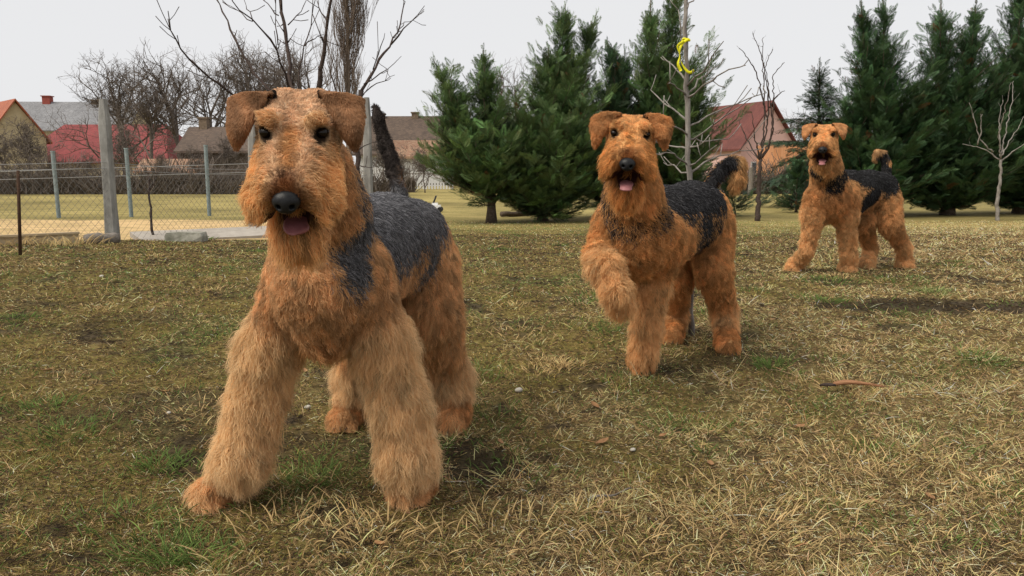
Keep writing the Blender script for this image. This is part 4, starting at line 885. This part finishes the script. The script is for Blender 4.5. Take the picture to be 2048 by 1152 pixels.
def house(name, label, c, wx, dy, eave, ridge, rot, mw, mr_, along='x', over=.35, hip=0., chim=(), wins=()):
    """c: ground centre. ridge runs along local x or y. hip: how far the ridge ends draw in."""
    root = empty(name, c, label, 'house'); root.rotation_euler = (0, 0, rot)
    hx, hy = wx/2, dy/2
    mb = MB()
    if along == 'x':
        v = [(-hx, -hy, -.3), (hx, -hy, -.3), (hx, hy, -.3), (-hx, hy, -.3), (-hx, -hy, eave), (hx, -hy, eave), (hx, hy, eave), (-hx, hy, eave), (-hx+hip, 0, ridge-.08), (hx-hip, 0, ridge-.08)]
        f = [(0, 1, 5, 4), (2, 3, 7, 6), (1, 2, 6, 9, 5) if not hip else (1, 2, 6, 5), (3, 0, 4, 8, 7) if not hip else (3, 0, 4, 7)]
    else:
        v = [(-hx, -hy, -.3), (hx, -hy, -.3), (hx, hy, -.3), (-hx, hy, -.3), (-hx, -hy, eave), (hx, -hy, eave), (hx, hy, eave), (-hx, hy, eave), (0, -hy, ridge-.08), (0, hy, ridge-.08)]
        f = [(0, 1, 5, 8, 4), (1, 2, 6, 5), (2, 3, 7, 9, 6), (3, 0, 4, 7)]
    mb.add(v, f); mb.build('wall', mw, root)
    rf = MB(); T = .14
    for s_ in (-1, 1):
        if along == 'x':
            sl2 = (ridge-eave)/hy; e = hy+over; ez = eave-over*sl2
            q = np.array([(-hx-over, s_*e, ez), (hx+over, s_*e, ez), (hx+over-hip*1.0, 0, ridge), (-hx-over+hip*1.0, 0, ridge)])
        else:
            sl2 = (ridge-eave)/hx; e = hx+over; ez = eave-over*sl2
            q = np.array([(s_*e, -hy-over, ez), (s_*e, hy+over, ez), (0, hy+over, ridge), (0, -hy-over, ridge)])
        q2 = q+np.array([0, 0, T]); rf.add(np.concatenate([q, q2]), [(3, 2, 1, 0), (4, 5, 6, 7), (0, 1, 5, 4), (1, 2, 6, 5), (2, 3, 7, 6), (3, 0, 4, 7)])
    if hip and along == 'x':
        for s_ in (-1, 1):
            q = np.array([(s_*(hx+over), -hy-over, ez+.01), (s_*(hx+over), hy+over, ez+.01), (s_*(hx+over-hip), 0, ridge+.01)]); q2 = q+np.array([0, 0, T]); rf.add(np.concatenate([q, q2]), [(0, 1, 2), (3, 5, 4), (0, 3, 4, 1), (1, 4, 5, 2), (2, 5, 3, 0)])
    ro = rf.build('roof', mr_, root)
    for (x, y, h_, w_, m_) in chim:
        zc = ridge-.6; cb = MB(); cb.box((x, y, zc+(h_+.6)/2), (w_, w_, h_+.6)); cb.box((x, y, ridge+h_+.04), (w_*1.25, w_*1.25, .1)); co = cb.build('chimney', m_, ro)
    for (x, y, z, ww, wh, fx) in wins:      # fx: True window on a wall facing -y, False on a wall facing -x/+x
        wb = MB(); fb = MB()
        if fx: fb.box((x, y-.03, z), (ww+.14, .08, wh+.14)); wb.box((x, y-.06, z), (ww, .06, wh))
        else: fb.box((x, y, z), (.08, ww+.14, wh+.14)); wb.box((x+math.copysign(.03, x), y, z), (.06, ww, wh))
        fo = fb.build('window', M_TRIM, root); wb.build('pane', M_GLASS, fo)
    return root
d = 80.; m_ = d/F
house('house', 'house with orange tiled roof and cream gable behind twiggy shrubs', at(16, 66), 4.0, 8., Hof(272, 66)-.2, Hof(207, 66), .80, M_CREAM, M_ORANGE, 'y')
house('house', 'long house with weathered grey slate roof and red chimney', at(150, 100), 17., 9., Hof(262, 100), Hof(206, 100), .06, M_CREAM, M_SLATE, 'x', chim=((-2.4, 0, .75, .9, M_REDB), (3.4, 0, .3, .9, M_SOOT)))
house('house', 'low house with large red tiled roof behind bare trees', at(240, 74), 13.2, 9., Hof(322, 74), Hof(252, 74), -.04, M_CREAM, M_RED, 'x', hip=2.2)
house('shed', 'dark brown boarded shed with broad roof beside the red roof', at(470, 56), 5.2, 5., Hof(302, 56), Hof(258, 56), .0, M_DARKW, M_BROWN, 'x', chim=((-1.9, 0, .7, .55, M_SOOT),))
house('lean_to', 'low lean-to with patched pale tiles below the red roof', at(352, 52), 3.2, 3., Hof(342, 52), Hof(322, 52), .1, M_WPLA, M_PATCH, 'x')
house('farmhouse', 'farmhouse with brown roof and two chimneys behind the dog tail', at(815, 62), 6.4, 6., Hof(305, 62), Hof(236, 62), .0, M_WPLA, M_BROWN, 'x', chim=((-1.9, 0, .25, .55, M_SOOT), (.7, 0, .35, .5, M_SOOT)))
house('outbuilding', 'small outbuilding with orange brown tiles before the farmhouse', at(842, 50), 2.6, 3., Hof(312, 50), Hof(285, 50), .1, M_WPLA, M_PATCH, 'x')
house('house', 'distant house with brick chimney glimpsed between two cypresses', at(1020, 75), 7., 6., Hof(300, 75), Hof(240, 75), .0, M_CREAM, M_BROWN, 'x', chim=((-.2, 0, .5, .6, M_REDB),))
pc = at(1472, 57); e_, r_ = Hof(292, 55), Hof(207, 55)
house('house', 'pink gabled house with steep maroon tiled roof', pc, 4.6, 6.2, e_, r_, .42, M_PINK, M_MAROON, 'y', over=.3, wins=((-1.2, -3.1, 1.1, .35, .7, True), (-.2, -3.1, 1.15, .3, .6, True)))
# brick annex with an uneven parapet
an = empty('annex', at(1580, 50), 'unplastered orange brick annex beside the pink house', 'annex')
mb = MB(); w0, h0 = 3.4, Hof(290, 50); mb.box((0, 0, h0/2-.15), (w0, 3., h0+.3)); wl = mb.build('wall', M_BRICK, an)
mb = MB(); mb.box((-1.1, -.2, h0+.05), (1.1, 2.6, .10), Matrix.Rotation(.1, 3, 'Y')); mb.box((.4, -1.2, h0+.06), (.25, .25, .34)); mb.box((1.3, -.4, h0-.25), (.9, 2.3, .08), Matrix.Rotation(-.12, 3, 'Y')); mb.build('roof_slab', M_DARKW, an)
mb = MB(); mb.box((1.15, -1.47, 1.6), (.5, .1, .5)); mb.build('window', M_GLASS, an)
# wooden posts of the back fence, picket fence
for px, py in ((1590, 318), (1500, 335)):
    dd = 29.; q = at(px, dd); hh = P(px, py, dd)[2]-q[2]; mb = MB(); mb.tube([q+C3(0, 0, -.2), q+C3(.02, 0, hh*.5), q+C3(0, 0, hh)], [.09, .085, .08], 8)
    tag(mb.build('fence_post', M_WOOD, sm=False), 'weathered wooden post at the brown hedge below the brick annex' if px > 1550 else 'weathered wooden post at the hedge before the pink wall', 'post')
pf = empty('picket_fence', at(850, 40), 'grey white picket fence before the white outbuilding', 'fence')
mb = MB(); a_, b_ = at(800, 40), at(905, 40); pkm = None
for zz in (.25, .75): mb.box((a_+b_)/2+C3(0, .05, zz), (np.linalg.norm(b_-a_), .05, .08))
child(mb.build('rail', M_WOOD), pf)
zt = Hof(347, 40)
for i in range(19):
    q = a_+(b_-a_)*i/18
    if pkm is None:
        m2 = MB(); m2.add([(-.045, -.012, 0), (.045, -.012, 0), (.045, .012, 0), (-.045, .012, 0), (-.045, -.012, zt-.08), (.045, -.012, zt-.08), (.045, .012, zt-.08), (-.045, .012, zt-.08), (0, -.012, zt), (0, .012, zt)],
               [(0, 1, 5, 8, 4), (2, 3, 7, 9, 6), (1, 2, 6, 5), (3, 0, 4, 7), (4, 8, 9, 7), (5, 6, 9, 8), (3, 2, 1, 0)]); ob = m2.build('picket', M_PICK if False else M_WPLA); pkm = ob.data
    else: ob = bpy.data.objects.new('picket', pkm); COL.objects.link(ob)
    ob.parent = pf; ob.location = tuple(q-np.array(pf.location))

# ------------------------------------------------------------------ left fence
def post_concrete(px0, py0, px1, py1, w_, label, d=None):
    g_ = G(px0, py0) if d is None else C3(P(px0, py0, d)[0], d, gz(d)); dd = g_[1]; top = P(px1, py1, dd); hh = top[2]-g_[2]
    mb = MB(); n = 7; r = np.random.default_rng(int(px0)); ring = []
    for i in range(n):
        t = i/(n-1); z = -.12+(hh+.12)*t; ww = w_*(1-.22*t)/2*(1+.03*r.normal()); ch = ww*.3; cx = (top[0]-g_[0])*t
        if i == n-1: ww *= .7
        for (a1, b1) in ((-1, -1), (1, -1), (1, 1), (-1, 1)):
            for k in (0, 1):
                if (a1*b1 > 0) == (k == 0): ring.append((cx+a1*ww, b1*(ww-ch), z))
                else: ring.append((cx+a1*(ww-ch), b1*ww, z))
    mb.add(np.array(ring), [(i*8+j, i*8+(j+1) % 8, (i+1)*8+(j+1) % 8, (i+1)*8+j) for i in range(n-1) for j in range(8)]+[tuple((n-1)*8+j for j in range(8))])
    o = mb.build('concrete_post', M_CONC); o.location = tuple(g_); tag(o, label, 'post', 'concrete fence posts'); return g_, hh
p1, h1 = post_concrete(226, 484, 206, 198, .105, 'weathered concrete fence post standing beside the grey log')
p2, h2 = post_concrete(506, 478, 503, 200, .09, 'concrete fence post half hidden behind the straddling dog\'s brown ear', d=9.2)
p3, h3 = post_concrete(738, 470, 733, 195, .11, 'concrete fence post behind the thin leaning fruit tree', d=9.6)
mb = MB(); q = G(39, 512); tp = P(36, 341, q[1]); mb.tube([q-C3(0, 0, .1), q*.5+tp*.5+C3(.003, 0, 0), tp], [.011, .011, .010], 8); tag(mb.build('rusty_rod', M_RUST, sm=True), 'thin rusty iron rod holding the fence wire', 'rod')
wf = empty('wire_fence', (p1+p2)/2, 'diamond wire mesh fence strung between concrete posts', 'fence')
p0 = at(-420, 7.9); segs = [(p0, p1), (p1, p2), (p2, p3)]
wm = []; zt_ = .66
for a_, b_ in segs:
    ln = np.linalg.norm((b_-a_)[:2]); dx = (b_-a_)/ln; n = int((ln+zt_)/.075)
    for k in range(n+1):
        for s_ in (-1, 1):
            u0 = k*.075-(zt_ if s_ > 0 else 0); u1 = u0+zt_
            t0, t1 = max(u0, 0), min(u1, ln)
            if t1-t0 < .02: continue
            za = (t0-u0) if s_ > 0 else zt_-(t0-u0); zb = (t1-u0) if s_ > 0 else zt_-(t1-u0)
            wm.append([a_+dx*t0+C3(0, -.075+.002*s_, za+.02), a_+dx*(t0+t1)/2+C3(0, -.075+.002*s_, (za+zb)/2+.02), a_+dx*t1+C3(0, -.075+.002*s_, zb+.02)])
wm = np.array(wm); o = curves_obj('wire_mesh', wm, np.full(wm.shape[:2], .0011), np.tile([.13, .13, .125], (len(wm), 1)), M_GRASS); tag(o, kind='stuff'); child(o, wf)
for a_, b_ in segs:
    for z_ in (zt_+.02, zt_+.075):
        mb = MB(); t = np.linspace(0, 1, 9); mb.tube(np.array([a_+(b_-a_)*x+C3(0, -.075, z_-.02*math.sin(x*math.pi)) for x in t]), .0024, 5); child(mb.build('line_wire', M_WIRE, sm=True), wf)
# far metal posts and their wires
GM = 'blue grey metal posts along the strawed bed'
fp = []
for i, (px, py, tx, ty) in enumerate(((118, 436, 105, 302), (263, 434, 252, 296), (419, 432, 411, 290))):
    g_ = G(px, py); tp = P(tx, ty, g_[1]); mb = MB(); R_ = None; mb.tube([g_-C3(0, 0, .1), g_*.5+tp*.5, tp-C3(0, 0, .02)], [.036, .035, .034], 10); mb.tube([tp-C3(0, 0, .02), tp], [.040, .038], 10)
    o = mb.build('metal_post', M_METAL, sm=False); tag(o, ['blue grey metal fence post before the cream gable shrubs', 'blue grey metal fence post beside the weathered concrete post', 'blue grey metal fence post before the dark shed'][i], 'post', GM); fp.append((g_, tp))
fw_ = empty('line_wires', fp[1][0], 'two thin wires strung between the blue grey metal posts', 'wire')
for t in (.60, .72):
    mb = MB(); q = [a*(1-t)+b*t for a, b in fp]; ex0 = q[0]+(q[0]-q[1])*2; ex1 = q[2]+(q[2]-q[1])*1.4; mb.tube(np.array([ex0]+q+[ex1]), .006, 4); child(mb.build('wire', M_WIRE), fw_)
# log, board, concrete edging, block
def log(name, label, a, b, r, mat, hollow=False):
    mb = MB(); rr = np.random.default_rng(int(a[0]*1000) & 255); t = np.linspace(0, 1, 9); q = np.array([a+(b-a)*x+C3(0, 0, .006*rr.normal()) for x in t]); mb.tube(q, r*(1+.06*rr.normal(size=9)), 12); o = mb.build(name, mat, sm=True); return tag(o, label, 'log' if not hollow else 'pipe')
a_, b_ = G(172, 489), G(236, 487); log('log', 'short grey weathered log lying against the concrete post', a_+C3(0, 0, .045), b_+C3(0, .02, .045), .052, M_WOOD)
a_, b_ = G(-60, 492), G(158, 486); mb = MB(); c_ = (a_+b_)/2; ln = np.linalg.norm(b_-a_); an_ = math.atan2(b_[1]-a_[1], b_[0]-a_[0]); mb.box((0, 0, 0), (ln, .035, .085)); mb.box((0, -.002, .052), (ln+.01, .06, .018)); o = mb.build('board', M_BOARD); o.location = tuple(c_+C3(0, 0, .03)); o.rotation_euler = (0, 0, an_); tag(o, 'long pale wooden board edging the strawed bed', 'board')
mb = MB(); a_, b_ = G(245, 483), G(560, 474); c_ = (a_+b_)/2+C3(0, .28, 0); ln = np.linalg.norm(b_-a_); mb.box((0, 0, 0), (ln, .55, .05)); o = mb.build('concrete_edging', M_SLABC); o.location = tuple(c_+C3(0, 0, .018)); o.rotation_euler = (math.radians(6), 0, math.atan2((b_-a_)[1], (b_-a_)[0])); tag(o, 'flat pale concrete slab strip along the strawed bed', 'slab')
mb = MB(); q = G(364, 484); rr = np.random.default_rng(4); ring = []
for z in (-.03, .05, .085):
    for x, y in ((-.17, -.07), (0, -.08), (.17, -.07), (.18, .07), (0, .08), (-.17, .07)): ring.append((x*(1-.05*(z > .08))+rr.normal(0, .006), y+rr.normal(0, .006), z+rr.normal(0, .004)))
mb.add(ring, [(i*6+j, i*6+(j+1) % 6, i*6+6+(j+1) % 6, i*6+6+j) for i in range(2) for j in range(6)]+[tuple(range(12, 18))]); o = mb.build('concrete_block', M_CONC2); o.location = tuple(q+C3(0, .1, 0)); tag(o, 'broken mossy concrete block lying at the bed edge', 'block')
# pipe and wheelbarrow-like mower under the cypress
a_, b_ = G(1002, 436), G(1090, 433); log('drain_pipe', 'brown hollow pipe lying behind the cypress trunk', a_+C3(0, .3, .055), b_+C3(0, .3, .055), .05, M_BARK, True)
q = G(872, 424); mw = empty('push_mower', q, 'black and white push mower with slanting handle on the grass', 'mower')
mb = MB(); mb.box(q+C3(0, 0, .11), (.20, .22, .07)); mb.box(q+C3(-.02, 0, .165), (.12, .14, .05)); child(mb.build('deck', M_WHITE), mw)
mb = MB(); mb.tube([q+C3(-.08, -.03, .12), q+C3(.0, -.03, .33)], [.014, .014], 8); mb.tube([q+C3(-.08, .1, .12), q+C3(.0, .1, .33)], [.014, .014], 8); mb.tube([q+C3(.0, -.04, .33), q+C3(.0, .11, .33)], [.014, .014], 8); child(mb.build('handle', M_BLACK, sm=True), mw)
for sx in (-.09, .09):
    for sy in (-.11, .11):
        mb = MB(); mb.tube([q+C3(sx, sy-.018, .055), q+C3(sx, sy+.018, .055)], [.055, .055], 14); child(mb.build('wheel', M_BLACK, sm=False), mw)

# ------------------------------------------------------------------ litter on the lawn
rr = np.random.default_rng(31)
M_DRY = mat_noise('dry_leaf', (.20, .10, .045), (.34, .19, .09), 60, .8, .2); M_STONE = mat_noise('pale_stone', (.36, .33, .28), (.48, .45, .39), 60, .9, .3); M_CHIP = mat_noise('bark_chip', (.22, .10, .05), (.40, .21, .11), 40, .85, .4, stretch=(.3, 3, 3))
def leaf(px, py, size, rz, label):
    g_ = G(px, py); m = 6; v = []; t = np.linspace(-1, 1, m)
    for x in t:
        wd = .42*(1-abs(x)**1.7)+.03
        for y in (-wd, 0, wd): v.append((x*size, y*size, size*(.25*x*x+.45*abs(y)+rr.normal(0, .03))))
    v = np.array(v); f = [(i*3+j, i*3+3+j, i*3+4+j, i*3+1+j) for i in range(m-1) for j in (0, 1)]
    o = mesh_obj('dry_leaf', np.concatenate([v, v-C3(0, 0, .0006)]), f+[tuple(k+18 for k in q[::-1]) for q in f], M_DRY); o.location = (g_[0], g_[1], float(gh(g_[0], g_[1]))+.008); o.rotation_euler = (rr.normal(0, .25), rr.normal(0, .25), rz); tag(o, label, 'leaf', 'dry leaves scattered on the grass')
for i in range(16):
    px, py = [(95, 752), (330, 790), (1205, 888), (1325, 880), (1420, 938), (60, 905), (610, 745), (1190, 815), (1600, 860), (1745, 1000), (1860, 1000), (250, 700), (1000, 905), (760, 1090), (1480, 780), (150, 600)][i]
    leaf(px, py, rr.uniform(.012, .020), rr.uniform(0, 6), 'small curled brown dry leaf lying loose on the grass')
for i, (px, py, s_) in enumerate(((1037, 787, .010), (615, 818, .008), (1265, 905, .006), (337, 832, .006), (203, 555, .010))):
    g_ = G(px, py); a, b = sdf_mesh([('e', C3(0, 0, 0), np.eye(3), C3(1.2, .9, .7)*s_, .003), ('e', C3(.4*s_, .2*s_, .2*s_), np.eye(3), C3(.8, .7, .6)*s_, .003)], s_*.3, s_*.6, 1)
    o = mesh_obj('pebble', a, b, M_STONE); o.location = (g_[0], g_[1], float(gh(g_[0], g_[1]))+s_*.9); tag(o, ('pale pebble on the grass between the straddling dog and the lifted-paw dog', 'pale pebble lying between the straddling dog\'s front legs', 'tiny pale pebble in the straw below the lifted-paw dog', 'tiny pale pebble on bare soil beside the straddling dog\'s splayed leg', 'pale pebble on the mossy lawn near the concrete post')[i], 'pebble', 'pale pebbles in the grass')
g_ = G(1708, 782); cr = empty('bark_strip', g_, 'reddish brown strip of loose bark lying on the dry grass', 'bark')
for j, (x0, x1, y0, w_) in enumerate(((-.075, .085, 0, .012), (-.05, .06, .02, .009), (-.10, -.055, -.005, .010))):
    mb = MB(); t = np.linspace(0, 1, 8); mb.tube(np.array([g_+C3(x0+(x1-x0)*s_, y0+.012*math.sin(s_*5+j), .016+.008*math.sin(s_*3.1)) for s_ in t]), np.interp(t, [0, .3, 1], [.003, w_*.6, .003]), 6); child(mb.build('shred', M_CHIP if j < 2 else M_BARKD, sm=True), cr)
a_, b_ = G(1175, 1015), G(1262, 990); mb = MB(); t = np.linspace(0, 1, 9); mb.tube(np.array([a_+(b_-a_)*s_+C3(0, .004*math.sin(s_*9), .014+.003*math.sin(s_*7)) for s_ in t]), np.linspace(.0032, .0018, 9), 6); tag(mb.build('twig', M_WOOD, sm=True), 'thin straight twig lying in the straw coloured grass', 'twig')
